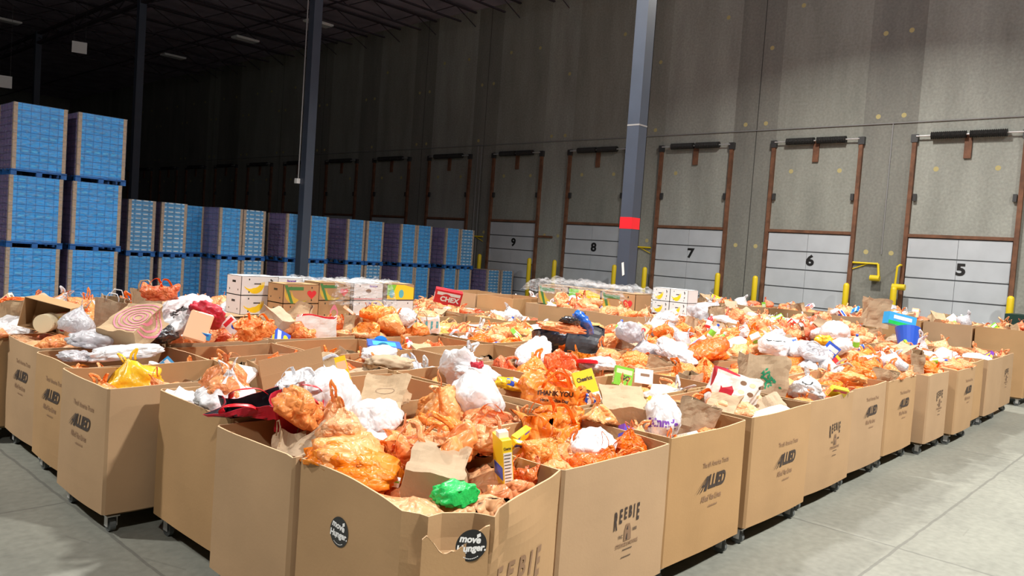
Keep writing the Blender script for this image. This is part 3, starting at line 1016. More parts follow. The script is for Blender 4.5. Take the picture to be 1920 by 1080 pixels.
def logo_reebie(pale=False, sc=1.0):
    ps = []
    xs = [-.155, -.095, -.038, .02, .068, .118]
    for ch, x, hs, y in zip('REEBIE', xs, (1.55, 1.2, 1.0, 1.0, 1.15, 1.45), (-.025, .0, .012, .015, .01, -.005)):
        ps.append((text_mesh(ch, .105, .004, .12, .62), T(x, y) @ S(1, hs, 1), 0))
    em = MB()
    em.add([(-.045, -.17, 0), (.045, -.17, 0), (.04, -.10, 0), (.022, -.06, 0), (-.022, -.06, 0), (-.04, -.10, 0)], [(0, 1, 2, 3, 4, 5)])
    ps.append((em.mesh('e', M['ink']), T(), 1))
    ey = MB(); ey.add([(-.022, -.165, .001), (-.004, -.165, .001), (-.004, -.12, .001), (-.015, -.13, .001)], [(0, 1, 2, 3)])
    ey.add([(-.02, -.095, .001), (.0, -.10, .001), (.0, -.07, .001)], [(0, 1, 2)])
    ps.append((ey.mesh('e', M['ink']), T(), 0))
    ps.append((text_mesh('INC', .03, .0005), T(-.085, -.135), 0))
    ps.append((text_mesh('1880', .03, .0005), T(.085, -.11), 0))
    ps.append((text_mesh('STORAGE & MOVING', .036, .001, .1, .8), T(-.0, -.195), 1))
    bar = MB()
    for y_, n_, x_ in ((-.235, 10, -.05), (-.285, 10, -.06)):
        for k in range(n_): bar.add([(x_ + k * .012, y_, 0), (x_ + .008 + k * .012, y_, 0), (x_ + .008 + k * .012, y_ + .009, 0), (x_ + k * .012, y_ + .008, 0)], [(0, 1, 2, 3)])
    ps.append((bar.mesh('b', M['ink']), T(), 0))
    mats = [M['ink'], M['ink_pale']] if not pale else [M['ink_shade'], M['ink_shade']]
    return join_meshes(ps, 'printed_logo', mats)


FR_Y = Matrix.Rotation(R(90), 4, 'X')                                   # faces -Y
FR_X = Matrix.Rotation(R(-90), 4, 'Z') @ Matrix.Rotation(R(90), 4, 'X')  # faces -X

for i, kind, fx, z in ((1, 'R', .58, .70), (2, 'A', .56, .71), (3, 'A', .56, .68), (4, 'R', .55, .78), (5, 'A', .55, .82), (6, 'A', .55, .78), (7, 'R', .55, .80), (8, 'A', .6, .78), (11, 'R', .5, .8)):
    if (i, 0) not in BINS: continue
    o, x0, x1, y0, y1, z1 = BINS[i, 0]
    me = logo_allied() if kind == 'A' else logo_reebie()
    fr = T(x0 + (x1 - x0) * fx, y0, z) @ FR_Y @ (S(.95, 1.0, 1) if kind == 'R' else S(1.0, 1.05, 1))
    decal('printed_logo', me, fr, bvh_of(o), o)
for j, fy, z in ((3, .45, .80), (4, .45, .80), (5, .45, .80), (6, .45, .8)):
    o, x0, x1, y0, y1, z1 = BINS[0, j]
    fr = T(x0, y0 + (y1 - y0) * fy, z) @ FR_X @ S(1.0, 1.0, 1)
    decal('printed_logo', logo_allied(), fr, bvh_of(o), o)
bv = bvh_of(corner)
decal('printed_logo', logo_reebie(True), T(3.13, 2.78, .67) @ FR_Y @ S(1.75, 1.5, 1), bv, corner)


def sticker(sx=1.0):
    d = MB(); d.add([(.082 * math.cos(2 * math.pi * t / 40), .082 * math.sin(2 * math.pi * t / 40), 0) for t in range(40)], [tuple(range(40))])
    ps = [(d.mesh('d', M['sticker']), T(), 0),
          (text_mesh('move', .05, .0022, .1), T(-.008, .032, .002) @ Matrix.Rotation(R(-8), 4, 'Z'), 1),
          (text_mesh('Hunger.', .048, .0022, .1), T(0, -.014, .002), 1)]
    b = MB()
    for k in range(9):
        a = R(-125 + k * 8)
        b.add([(.066 * math.cos(a), .066 * math.sin(a), .0015), (.066 * math.cos(a + .1), .066 * math.sin(a + .1), .0015), (.07 * math.cos(a + .1), .07 * math.sin(a + .1), .0015), (.07 * math.cos(a), .07 * math.sin(a), .0015)], [(0, 1, 2, 3)])
    b.add([(.028, .035, .0015), (.048, .045, .0015), (.044, .062, .0015), (.026, .054, .0015)], [(0, 1, 2, 3)])
    b.add([(-.03, -.038, .0015), (-.022, -.038, .0015), (-.022, -.033, .0015), (-.03, -.033, .0015)], [(0, 1, 2, 3)])
    ps.append((b.mesh('b', M['white_print']), T(), 1))
    return join_meshes(ps, 'round_sticker', [M['sticker'], M['white_print']])


o = decal('round_sticker', sticker(), T(2.485, 3.46, .80) @ FR_X, bv, corner, .003)
FR_C = Matrix((tan, Vector((0, 0, 1)), nrm)).transposed().to_4x4()
ff = FR_C.copy(); ff.translation = base + tan * .262 + nrm * .028 + Vector((0, 0, .905))
st = sticker()
for v in st.vertices: v.co = inv @ (ff @ v.co)
obj('round_sticker', st, corner)
# small white label on a tall bin

# ------------------------------------------------------------------ bags and groceries
def ico(sub):
    bm = bmesh.new(); bmesh.ops.create_icosphere(bm, subdivisions=sub, radius=1)
    v = [x.co.copy() for x in bm.verts]; f = [tuple(q.index for q in p.verts) for p in bm.faces]
    bm.free(); return v, f


ICO = {s: ico(s) for s in (3, 4, 5)}




def bag_shape(seed, kind, sub, sx=.24, sy=.20, sz=.16):
    V, Fc = ICO[sub]
    off = Vector((seed * 7.7, seed * 3.1, seed * 1.7))
    out = []
    for p in V:
        n1 = noise.noise(p * 1.3 + off)
        vd = noise.voronoi(p * 1.9 + off)[0]
        vd2 = noise.voronoi(p * 4.2 + off)[0]
        cr = min(vd[1] - vd[0], .55) - .25
        cr2 = min(vd2[1] - vd2[0], .4) - .2
        r = .96 + .26 * n1 + .38 * cr + .13 * cr2 + .10 * (.5 - abs(noise.noise(p * 4 + off))) + .04 * abs(noise.noise(p * 10 + off))
        q = p * r
        phi = math.atan2(p.y, p.x)
        if kind == 'full':
            q = p * (1 + .24 * n1 + .20 * cr + .09 * cr2 + .05 * math.sin(9 * phi + 4 * p.z) * sm(-.2, .7, p.z))
            q.z += .12 * sm(.5, 1, p.z)
        if kind == 'knot':
            t = sm(.35, .97, p.z)
            ple = 1 + .16 * math.sin(8 * phi + seed) * sm(.1, .7, p.z)
            q.x *= (1 - .8 * t) * ple; q.y *= (1 - .8 * t) * ple
            q.z += .55 * t
        elif kind == 'open':
            t = sm(.30, 1.0, p.z)
            ple = 1 + .10 * math.sin(7 * phi + seed * 2) * sm(-.2, .5, p.z)
            if p.z > .3:
                rr = math.hypot(p.x, p.y)
                q.z = .62 + .18 * math.sin(2 * phi + seed) + .10 * math.sin(5 * phi + seed) - 1.15 * sm(.05, .95, 1 - rr) + .05 * n1
                q.x *= 1.04; q.y *= 1.04
            q.x *= ple; q.y *= ple
        elif kind == 'slump':
            q.z *= .72
            q.z += .22 * max(0, noise.noise(p * 2.6 + off)) * sm(0, .6, p.z)
            q.x *= 1.12
        if q.z < -.45: q.z = -.45 + (q.z + .45) * .3
        out.append(Vector((q.x * sx, q.y * sy, q.z * sz)))
    return out, Fc


def strap(a, b, h, lean, wd=.022, th=.003, n=14, mi=0):
    """plastic loop handle between two points"""
    pts = []
    a, b = Vector(a), Vector(b)
    for k in range(n + 1):
        t = k / n
        p = a.lerp(b, t) + Vector((lean[0], lean[1], 0)) * math.sin(math.pi * t) * h + Vector((0, 0, 1)) * h * math.sin(math.pi * t) ** .6
        p += Vector((noise.noise(p * 14), noise.noise(p * 14 + Vector((5, 1, 2))), 0)) * .018
        pts.append(p)
    mb = MB(); mb.tube(pts, wd, 6, mi, flat=.13)
    return mb


BAGP = {}


def make_bag(kind, mkey, sub, seed, part):
    key = (kind, mkey, sub, seed, part)
    if key in BAGP: return BAGP[key]
    vs, fs = bag_shape(seed, kind, sub)
    mb = MB(); mb.add(vs, fs)
    hs = []
    if kind == 'knot':
        top = max(v.z for v in vs)
        for s in (-1, 1):
            hs.append(strap((s * .015, -.01, top - .02), (s * .05, .02, top - .035), .085, (s * .6, .3), .014))
    elif kind == 'open':
        for s in (-1, 1):
            y = s * .13
            hs.append(strap((-.10, y, .075), (.10, y, .075), .12, (0, -s * .35), .016))
    name = {'orange': 'orange_plastic_bag', 'orange_deep': 'orange_plastic_bag', 'peach': 'orange_plastic_bag', 'white': 'white_plastic_bag', 'clear': 'milky_plastic_bag'}.get(mkey, 'plastic_bag')
    if part:
        BAGP[key] = (mb.mesh('bag', M[mkey], True), [h.mesh('handle', M[mkey], True) for h in hs], name)
    else:
        for h in hs: mb.add(h.v, h.f)
        BAGP[key] = (mb.mesh('bag', M[mkey], True), [], name)
    return BAGP[key]


def put_bag(kind, mkey, loc, rot=(0, 0, 0), sc=1.0, seed=0, near=True, part=True, name=None):
    me, hs, nm = make_bag(kind, mkey, 4 if near else 3, seed, part)
    o = obj(name or nm, me, None, loc, rot)
    o.scale = (sc, sc, sc) if isinstance(sc, (int, float)) else sc
    for h in hs: obj('handle', h, o)
    return o


PAPER = {}


def paper_mesh(seed, collapse=.0, w_=.30, d_=.17, h_=.38, mats=None, thick=.004, key=None):
    k = (seed, collapse, w_, d_, h_, key)
    if k in PAPER: return PAPER[k]
    a, b = w_ / 2, d_ / 2
    poly = [(-a, -b), (a, -b), (a, b), (-a, b)]
    off = Vector((seed * 3.3, seed * 5.1, 0))

    def disp(side, s, t, q):
        d = .028 * noise.noise(q * 7 + off) + .035 * (noise.noise(q * 3 + off)) * t
        vd = noise.voronoi(q * 9 + off)[0]
        d += .02 * (min(vd[1] - vd[0], .5) - .2)
        if side in (1, 3): d -= (.03 + collapse * d_ * .5) * math.sin(math.pi * s) * sm(.2, .9, t)
        else: d -= collapse * d_ * .45 * t * math.sin(math.pi * s)
        return d
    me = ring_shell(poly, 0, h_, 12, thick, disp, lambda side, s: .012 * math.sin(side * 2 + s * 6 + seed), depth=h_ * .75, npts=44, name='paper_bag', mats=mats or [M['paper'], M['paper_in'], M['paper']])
    PAPER[k] = me
    return me


def put_paper(loc, rot, sc=1.0, seed=0, collapse=0.2, handles=True, mats=None, name='brown_paper_bag', key=None, dims=(.30, .17, .38), hmat='paper'):
    me = paper_mesh(seed, collapse, *dims, mats=mats, key=key)
    o = obj(name, me, None, loc, rot); o.scale = (sc, sc, sc)
    if handles:
        for s in (-1, 1):
            k = ('ph', s, dims, hmat)
            if k not in PAPER:
                y = s * dims[1] * .42; z = dims[2] - .02
                pts = [(-.06, y, z), (-.058, y, z + .05), (-.035, y + .01 * s, z + .095), (.035, y + .01 * s, z + .095), (.058, y, z + .05), (.06, y, z)]
                PAPER[k] = MB().tube(pts, .0055, 6).mesh('handle', M[hmat], True)
            obj('handle', PAPER[k], o)
    return o


CART = {}


def carton_mesh(c1, c2, c3, dims):
    k = (c1, c2, c3, dims)
    if k in CART: return CART[k]
    x, y, z = dims[0] / 2, dims[1] / 2, dims[2] / 2
    mb = MB()
    e = .004
    # chamfered body
    mb.box(-x, x, -y, y, -z, z, 0)
    # printed panels on both broad faces and the spine
    for s in (-1, 1):
        yy = s * (y + .0006)
        mb.box(-x * .86, x * .86, min(yy, s * y), max(yy, s * y), z * .25, z * .72, 1)
        cx = [(x * .45 * math.cos(t * math.pi / 9) - x * .15, yy + s * .0006, -z * .35 + x * .45 * math.sin(t * math.pi / 9)) for t in range(18)]
        mb.poly(cx, (0, -s * .001, 0), 2)
        xx = s * (x + .0006)
        mb.box(min(xx, s * x), max(xx, s * x), -y * .75, y * .75, -z * .8, z * .3, 1)
        for q in range(4):
            zz = z * .2 - q * z * .24
            mb.box(min(xx, s * x + s * .0012), max(xx, s * x + s * .0012), -y * .6, y * .55, zz - .006, zz, 0)
    mb.box(-x * .7, x * .7, -y * .6, y * .6, z, z + .0008, 2)
    CART[k] = mb.mesh('carton', [M[c1], M[c2], M[c3]])
    return CART[k]


CAN = {}


def can_mesh(c):
    if c in CAN: return CAN[c]
    mb = MB()
    mb.tube([(0, 0, -.05), (0, 0, .05)], .0365, 18, 0, caps=False)
    for s in (-1, 1):
        mb.tube([(0, 0, s * .05), (0, 0, s * .056)], .038, 18, 1)
        mb.tube([(0, 0, s * .056), (0, 0, s * .057)], .032, 18, 1)
    mb.tube([(0, 0, -.012), (0, 0, .018)], .0369, 18, 2, caps=False)
    CAN[c] = mb.mesh('can', [M[c], M['metal'], M['whitec' if c != 'whitec' else 'red']])
    return CAN[c]


BOT = {}


def bottle_meshes(c):
    if c in BOT: return BOT[c]
    mb = MB()
    prof = [(0, .0), (.032, .004), (.036, .02), (.036, .11), (.030, .135), (.014, .155), (.012, .17)]
    mb.tube([(0, 0, z) for r, z in prof], [max(r, .001) for r, z in prof], 16)
    lid = MB().tube([(0, 0, .165), (0, 0, .188)], .016, 14)
    lab = MB().tube([(0, 0, .035), (0, 0, .10)], .0366, 16, caps=False)
    BOT[c] = (mb.mesh('bottle', M[c], True), lid.mesh('lid', M['whitec' if c != 'whitec' else 'blue']), lab.mesh('label_band', M['whitec' if c != 'whitec' else 'green']))
    return BOT[c]


SPECIAL = []          # (x, y, radius) already taken


def sp(px, py, z, rad=.17):
    p = at(px, py, z=z)
    SPECIAL.append((p.x, p.y, rad))
    return p


def rad(*a): return tuple(R(v) for v in a)


def decal_text(o, parts, frame, mats, name='printed_text', off=.003):
    me = join_meshes(parts, name, mats)
    return decal(name, me, frame, bvh_of(o), o, off)


def facing(p, tilt=0, turn=0):
    """frame at p whose +Z looks roughly back at the aisle corner, tilted upward"""
    d = Vector((-p.x, -p.y, 0)).normalized()
    d = Matrix.Rotation(R(turn), 3, 'Z') @ d
    n = (d * math.cos(R(tilt)) + Vector((0, 0, 1)) * math.sin(R(tilt))).normalized()
    x = Vector((0, 0, 1)).cross(n).normalized(); y = n.cross(x)
    mm = Matrix((x, y, n)).transposed().to_4x4(); mm.translation = p
    return mm


# --- things one can single out -------------------------------------------------
# crushed corner bin
p = sp(668, 860, 1.07, .22); tag(put_bag('slump', 'peach', p, rad(10, 5, 20), 1.25, 11), 'glossy thin orange bag draped at the left of the corner bin', 'plastic bag')
p = sp(622, 812, 1.08, .14); tag(put_bag('knot', 'peach', p, rad(0, -15, 60), (.7, .8, 1.1), 12), 'narrow upright thin orange bag at the corner bin left rim', 'plastic bag')
p = sp(800, 850, 1.10, .22); tag(put_bag('open', 'orange', p, rad(-5, 8, 100), 1.15, 13), 'large crinkled orange bag with loops, middle of the corner bin', 'plastic bag')
p = sp(728, 885, 1.0, .1); tag(put_bag('knot', 'orange_deep', p, rad(0, 0, 100), .6, 14), 'small deep orange bag below the glossy one, corner bin', 'plastic bag')
p = sp(1015, 862, 1.06, .16); tag(put_bag('knot', 'orange', p, rad(20, 25, 10), .72, 15), 'knotted orange bag at the right rim of the corner bin', 'plastic bag')
p = sp(905, 826, 1.15, .14); tag(put_bag('open', 'peach', p, rad(0, 20, 40), .85, 16), 'pale orange open bag behind the yellow cereal box', 'plastic bag')
p = sp(830, 900, 1.03, .2)
o = put_paper(p + Vector((-.17, -.10, .0)), rad(-78, 6, -50), 1.1, 3, .25, False); tag(o, 'crumpled brown paper bag lying flat in the corner bin', 'paper bag')
p = sp(855, 935, 1.04, .1)
o = put_bag('slump', 'green_bag', p + Vector((.02, .02, .01)), rad(15, 0, -30), (.5, .4, .6), 17, name='snack_bag'); tag(o, 'bright green snack bag poking over the crushed rim', 'snack bag')
p = sp(738, 903, 1.03, .05)
o = obj('small_carton', carton_mesh('whitec', 'green', 'whitec', (.07, .03, .05)), None, p, rad(20, 10, -40)); tag(o, 'tiny white and green carton under the glossy orange bag', 'carton')
# cereal box standing in the corner bin
p = sp(943, 862, 1.13, .1)
cb = empty('cereal_box', p, 0); cb.rotation_euler = rad(3, -8, -28)
MB().box(-.03, .03, -.095, .095, -.15, .15).build('carton', M['yellow'], cb)
MB().box(-.026, .026, -.0965, -.095, -.13, .075).build('nutrition_panel', M['whitec'], cb)
tm = text_mesh('Cheerios', .03, .001); tm.materials.append(M['ink'])
obj('printed_name', tm, cb, (0, -.0972, .10), rad(90, 0, 0)).scale = (.42, .8, 1)
bars = MB()
for q in range(9): bars.box(-.022, .02 - .004 * (q % 3), -.0985, -.0966, .06 - q * .02, .063 - q * .02)
bars.build('small_print', M['black'], cb)
MB().box(-.0315, -.03, -.08, .08, -.10, -.02).build('front_panel', M['blue'], cb)
MB().box(-.03, .03, -.04, .02, .15, .185).build('top_flap', M['whitec'], cb)
tag(cb, 'tall yellow cereal box standing upright in the corner bin', 'cereal box')
p = sp(985, 890, 1.03, .1); tag(put_bag('open', 'orange_deep', p, rad(0, 10, 30), .6, 18), 'small gaping orange bag right of the upright cereal box', 'plastic bag')
p = sp(1030, 880, 1.02, .1); tag(put_bag('slump', 'peach', p, rad(0, 10, 80), .6, 19), 'pale orange crumpled bag in the right tip of the corner bin', 'plastic bag')
p = sp(968, 838, 1.14, .08); o = obj('snack_carton', carton_mesh('yellow', 'blue', 'whitec', (.16, .04, .09)), None, p, rad(35, 15, 10)); tag(o, 'yellow and blue packet right behind the yellow cereal box', 'carton')

# second bin left: red totes
p = sp(490, 795, 1.10, .33)
RM = [M['red_fabric'], M['grey_bag'], M['red_fabric']]
o = put_paper(p + Vector((.0, .10, -.03)), rad(22, -12, -52), 1.0, 21, .5, False, RM, 'reusable_tote', 'red', (.50, .26, .20)); tag(o, 'red and grey reusable tote sagging over the left bin rim', 'tote bag')
for k, s in enumerate((-1, 1)):
    h = strap((-.14, s * .1, .18), (.12, s * .1, .18), .10, (0, -.8), .022); h.build('strap', M['red_plastic'], o, smooth=True)
p = sp(575, 792, 1.12, .3)
o = put_paper(p + Vector((.0, .06, -.06)), rad(15, 10, -40), 1.0, 22, .3, False, RM, 'reusable_tote', 'red2', (.34, .22, .24)); tag(o, 'bright red reusable tote with bags inside, beside the corner bin', 'tote bag')
for s in (-1, 1):
    h = strap((-.1, s * .08, .22), (.1, s * .08, .22), .12, (0, -.6), .020); h.build('strap', M['red_plastic'], o, smooth=True)
p = sp(560, 770, 1.25, .12); tag(put_bag('slump', 'orange', p, rad(10, 30, 10), (.7, .8, 1.1), 23), 'orange bag stuffed between the two red totes', 'plastic bag')
p = sp(615, 752, 1.22, .25); tag(put_bag('full', 'white', p, rad(5, 5, 40), (1.2, 1.15, 1.3), 24), 'very bright full white bag behind the red totes', 'plastic bag')
p = sp(560, 728, 1.32, .12); tag(put_bag('open', 'white', p, rad(0, -10, 20), .75, 25), 'white bag with upright loop handles behind the red totes', 'plastic bag')
p = sp(700, 788, 1.14, .2); tag(put_bag('full', 'white', p, rad(5, -5, 10), (.85, .85, .9), 26), 'rounded white bag left of the crinkled orange bags', 'plastic bag')
p = sp(640, 815, 1.16, .1); tag(put_bag('knot', 'peach', p, rad(0, 20, 60), .75, 27), 'pale orange knotted bag between white bag and corner bin', 'plastic bag')
p = sp(720, 765, 1.12, .22); o = put_paper(p + Vector((-.12, -.08, -.08)), rad(-58, 0, -50), 1.15, 28, .3, False); tag(o, 'brown paper grocery bag leaning behind the round white bag', 'paper bag')
decal_text(o, [(text_mesh('MARIANO\'S' if False else 'GREEN', .03, .001), T(), 0)] if False else [(MB().tube([(.07 * math.cos(t * math.pi / 12), .035 * math.sin(t * math.pi / 12), 0) for t in range(24)], .002, 4, closed=True).mesh('r', M['ink']), T(), 0)], facing(p + Vector((0, 0, .15)), 35), [M['ink_pale']], 'printed_mark')

# third bin left (row three): carton, white tray, bags
p = sp(425, 752, 1.14, .2); tag(put_bag('knot', 'white', p, rad(5, 0, 20), (1.05, 1.0, .9), 31), 'tied white bag at the left rim of the third bin', 'plastic bag')
p = sp(420, 728, 1.22, .15); tag(put_bag('knot', 'orange', p, rad(0, 0, 80), .9, 32), 'orange bag knotted just behind the tied white bag', 'plastic bag')
p = sp(440, 712, 1.24, .12)
o = obj('white_box', MB().box(-.24, .24, -.11, .11, -.02, .02).mesh('white_box', M['whitec']), None, p, rad(6, -14, 38)); b = o.modifiers.new('b', 'BEVEL'); b.width = .008
tag(o, 'long flat white box lying across the third bin', 'flat box')
p = sp(545, 728, 1.16, .2)
ox = empty('carton', p + Vector((.10, .20, 0)), 0); ox.rotation_euler = rad(0, -12, -12)
me = ring_shell([(-.26, -.17), (.26, -.17), (.26, .17), (-.26, .17)], -.18, .15, 4, .005, None, None, .28, 24, 'body', B_MATS)
obj('body', me, ox)
MB().box(-.26, .26, -.168, -.163, .15, .28).build('flap', M['cardboard'], ox)
MB().box(-.262, -.257, -.16, .16, .15, .24).build('flap', M['cardboard_in'], ox)
tm = text_mesh('PL', .09, .004); tm.materials.append(M['ink']); obj('printed_text', tm, ox, (-.13, -.1755, -.03), rad(90, 0, 0))
tag(ox, 'plain brown carton standing open behind the white bags', 'carton')

# bin A far left : yellow bag
p = sp(252, 718, .99, .14); tag(put_bag('knot', 'yellow_bag', p, rad(0, -15, -30), .95, 33, name='yellow_plastic_bag'), 'bright yellow bag lying low in the leftmost front bin', 'plastic bag')
p = sp(285, 690, 1.08, .06); o = obj('paper_cup', MB().tube([(0, 0, -.05), (0, 0, .05)], [.032, .045], 18).mesh('paper_cup', M['whitec']), None, p, rad(15, 12, 0)); tag(o, 'small white cup lying behind the yellow bag', 'cup')
p = sp(185, 640, 1.22, .25); tag(put_bag('slump', 'clear', p, rad(0, 10, 30), (1.3, 1.0, .9), 34), 'milky translucent bag draped on the left bins', 'plastic bag')
p = sp(235, 662, 1.17, .2); tag(put_bag('slump', 'white', p, rad(0, -5, -10), (1.25, .8, .65), 35), 'flat white bag lying behind the yellow bag bin', 'plastic bag')
p = sp(140, 668, 1.13, .15); tag(put_bag('slump', 'clear', p, rad(0, 5, 70), (.9, .7, .5), 36), 'pinkish thin bag hanging over the left rim', 'plastic bag')
# left back: carton with can, target rings bag, black bag, white and red bags
p = at(98, 592, z=1.36); SPECIAL.append((p.x, p.y, .4))
e = empty('carton', p, 0); e.rotation_euler = rad(90, 12, -42)
e.scale = (.78, .78, .78)
obj('body', ring_shell([(-.30, -.20), (.30, -.20), (.30, .20), (-.30, .20)], -.22, .22, 4, .006, None, None, .36, 24, 'body', B_MATS), e)
tag(e, 'brown carton tipped on its side with goods spilling out, far left', 'carton')
p2 = at(88, 605, z=1.30); o = obj('food_tin', MB().tube([(0, -.10, 0), (0, .10, 0)], .095, 28).mesh('food_tin', M['cream']), None, p2, rad(0, 0, -38)); tag(o, 'large cream tin inside the tipped carton', 'tin')
p2 = at(120, 607, z=1.28); o = obj('snack_carton', carton_mesh('cream', 'yellow', 'red', (.15, .08, .24)), None, p2, rad(5, -10, -30)); tag(o, 'cream and yellow box beside the large tin', 'carton')
p = sp(262, 614, 1.36, .3); o = put_paper(p + Vector((-.26, -.16, -.10)), rad(-62, 0, -58), 1.3, 41, .15, False); tag(o, 'brown paper bag printed with red concentric rings', 'paper bag')
rings = MB()
for r_ in (.05, .10, .15, .20, .25):
    rings.tube([(r_ * math.cos(t * math.pi / 24), r_ * math.sin(t * math.pi / 24), 0) for t in range(48)], .011, 4, closed=True)
decal_text(o, [(rings.mesh('r', M['red']), T() @ S(.85, .85, .01), 0)], facing(p + Vector((-.03, -.03, .02)), 40, 0), [M['pink']], 'printed_rings', .006)
p = sp(285, 630, 1.24, .2); tag(put_bag('slump', 'black_bag', p, rad(0, 0, 20), (1.1, .9, 1.0), 42, name='black_plastic_bag'), 'shiny black bag in front of the ringed paper bag', 'plastic bag')
p = sp(345, 590, 1.42, .3); o = put_bag('slump', 'white', p, rad(0, -22, 40), (1.6, 1.3, 1.3), 43); tag(o, 'big white bag with black letters, left centre of the pile', 'plastic bag')
decal_text(o, [(text_mesh('AVES', .12, .008, 0, .7), T(), 0)], facing(p + Vector((-.08, -.08, -.0)), 30, -10) @ Matrix.Rotation(R(50), 4, 'Z'), [M['number']])
p = sp(385, 592, 1.42, .25); tag(put_bag('slump', 'red_fabric', p, rad(10, 25, 60), (1.2, 1.0, 1.1), 44, name='red_cloth_bag'), 'red cloth bag slumped beside the lettered white bag', 'cloth bag')
p = sp(372, 612, 1.34, .12); o = obj('padded_envelope', MB().box(-.12, .12, -.02, .02, -.16, .16).mesh('padded_envelope', M['peachc']), None, p, rad(-20, 15, -30)); o.modifiers.new('b', 'BEVEL').width = .015
tag(o, 'pale orange flat packet leaning below the red cloth bag', 'packet')
p = sp(375, 628, 1.25, .06); o = obj('snack_carton', carton_mesh('cyan', 'blue', 'whitec', (.22, .05, .07)), None, p, rad(0, 12, -40)); tag(o, 'slim light blue box left of the tied white bag', 'carton')
p = sp(205, 596, 1.38, .3); o = put_paper(p + Vector((.1, .25, -.2)), rad(10, 8, -35), 1.05, 45, .3, True, hmat='white'); tag(o, 'wide brown paper bag with white handles, far left pile', 'paper bag')
p = sp(288, 570, 1.45, .3); o = put_paper(p + Vector((0, .1, -.25)), rad(-5, -8, -25), 1.15, 46, .2, True); tag(o, 'upright brown paper bag with an orange bag on top', 'paper bag')
p = sp(300, 550, 1.66, .1); tag(put_bag('open', 'orange_deep', p, rad(0, 0, 10), .8, 47), 'deep orange bag perched on an upright paper bag', 'plastic bag')
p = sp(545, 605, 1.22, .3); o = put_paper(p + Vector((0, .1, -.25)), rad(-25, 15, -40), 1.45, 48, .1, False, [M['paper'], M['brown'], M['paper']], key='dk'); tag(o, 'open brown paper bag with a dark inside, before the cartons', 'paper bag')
p = sp(478, 618, 1.35, .22); tag(put_bag('open', 'orange', p, rad(0, -12, 30), .9, 49), 'tall orange bag standing in front of the open carton pile', 'plastic bag')
p = sp(600, 625, 1.15, .25); o = put_paper(p + Vector((0, .1, -.15)), rad(0, 0, -30), 1.5, 50, .1, False, [M['whitec'], M['red'], M['whitec']], 'gift_bag', 'wr', (.34, .2, .24)); tag(o, 'white and red gift bag with thin red cords', 'gift bag')
p = sp(800, 612, 1.22, .2)
o = put_paper(p + Vector((0, .05, -.12)), rad(5, -10, -45), 1.25, 51, .05, True, [M['whitec'], M['whitec'], M['whitec']], 'gift_bag', 'teal', (.36, .14, .18)); tag(o, 'teal and white striped gift bag with cord handles', 'gift bag')
st_ = [(MB().box(-.17 + q * .075, -.14 + q * .075, -.09, .09, 0, .0005).mesh('s', M['teal']), T(), 0) for q in range(5)]
decal_text(o, st_, facing(p + Vector((0, 0, -.02)), 10), [M['teal']], 'printed_stripes')

# centre of the field
p = sp(645, 702, 1.14, .1); o = obj('cracker_box', carton_mesh('yellow', 'peachc', 'cream', (.10, .05, .34)), None, p, rad(-12, -18, -35)); tag(o, 'tall narrow yellow box standing in an inner bin', 'carton')
p = sp(720, 648, 1.14, .15); o = obj('flat_carton', carton_mesh('blue', 'yellow', 'cyan', (.40, .24, .05)), None, p, rad(12, 4, -30)); tag(o, 'flat blue box lying on the orange bags, centre', 'carton')
p = sp(890, 755, 1.13, .3); tag(put_bag('full', 'white', p, rad(0, 12, 30), (1.35, 1.15, 1.45), 52), 'huge overexposed white bag in the second row', 'plastic bag')
p = sp(830, 770, 1.10, .2); tag(put_bag('knot', 'peach', p, rad(0, -30, 30), (1.15, 1, .95), 53), 'thin orange bag leaning against the huge white bag', 'plastic bag')
p = sp(712, 665, 1.14, .2); tag(put_bag('slump', 'white', p, rad(0, 0, 30), (1.1, .9, .9), 54), 'white bag above a grey paper bag, centre left', 'plastic bag')
p = sp(735, 682, 1.12, .2); tag(put_bag('slump', 'paper', p, rad(0, 5, 10), (1.3, .9, .8), 55, name='grey_paper_bag'), 'greyish brown paper sack slumped on an inner bin', 'paper bag')
p = sp(865, 695, 1.14, .2); tag(put_bag('knot', 'white', p, rad(0, 50, 20), 1.05, 56), 'tied white bag beside a red bow, centre', 'plastic bag')
p = sp(898, 706, 1.12, .2); tag(put_bag('slump', 'white', p, rad(0, 10, -10), (1.1, .9, .9), 57), 'white bag just right of the red bow', 'plastic bag')
p = sp(895, 685, 1.24, .04); o = put_bag('open', 'red_fabric', p, rad(0, 0, 0), .28, 58, name='red_bow'); tag(o, 'small red bow of cloth on the white bags', 'bow')
p = sp(958, 722, 1.14, .1); o = put_bag('slump', 'yellow_bag', p, rad(0, 10, 0), (.75, .6, .6), 59, name='pouch'); tag(o, 'yellow pouch with white and blue marks, centre', 'pouch')
decal_text(o, [(MB().box(-.04, .03, -.04, .04, 0, .0005).mesh('a', M['blue']), T(.0, -.01), 0), (MB().box(-.03, .05, -.03, .03, 0, .0005).mesh('a', M['blue']), T(.05, .03), 1)], facing(p, 30), [M['blue'], M['whitec']], 'printed_patch')
p = sp(1100, 728, 1.13, .12)
cb = empty('cereal_box', p, 0); cb.rotation_euler = rad(-22, -18, -38)
MB().box(-.10, .10, -.035, .035, -.17, .17).build('carton', M['yellow'], cb)
MB().box(-.10, .10, -.0365, -.035, -.17, -.06).build('front_panel', M['whitec'], cb)
MB().box(.1, .1015, -.03, .03, -.16, .16).build('side_panel', M['whitec'], cb)
MB().tube([(-.02, -.034, -.06), (-.02, -.039, -.06)], .045, 20).build('bowl_picture', M['brown'], cb)
tm = text_mesh('Cheerios', .06, .002); tm.materials.append(M['ink']); obj('printed_name', tm, cb, (0, -.0375, .085), rad(90, 0, 0)).scale = (.68, 1, 1)
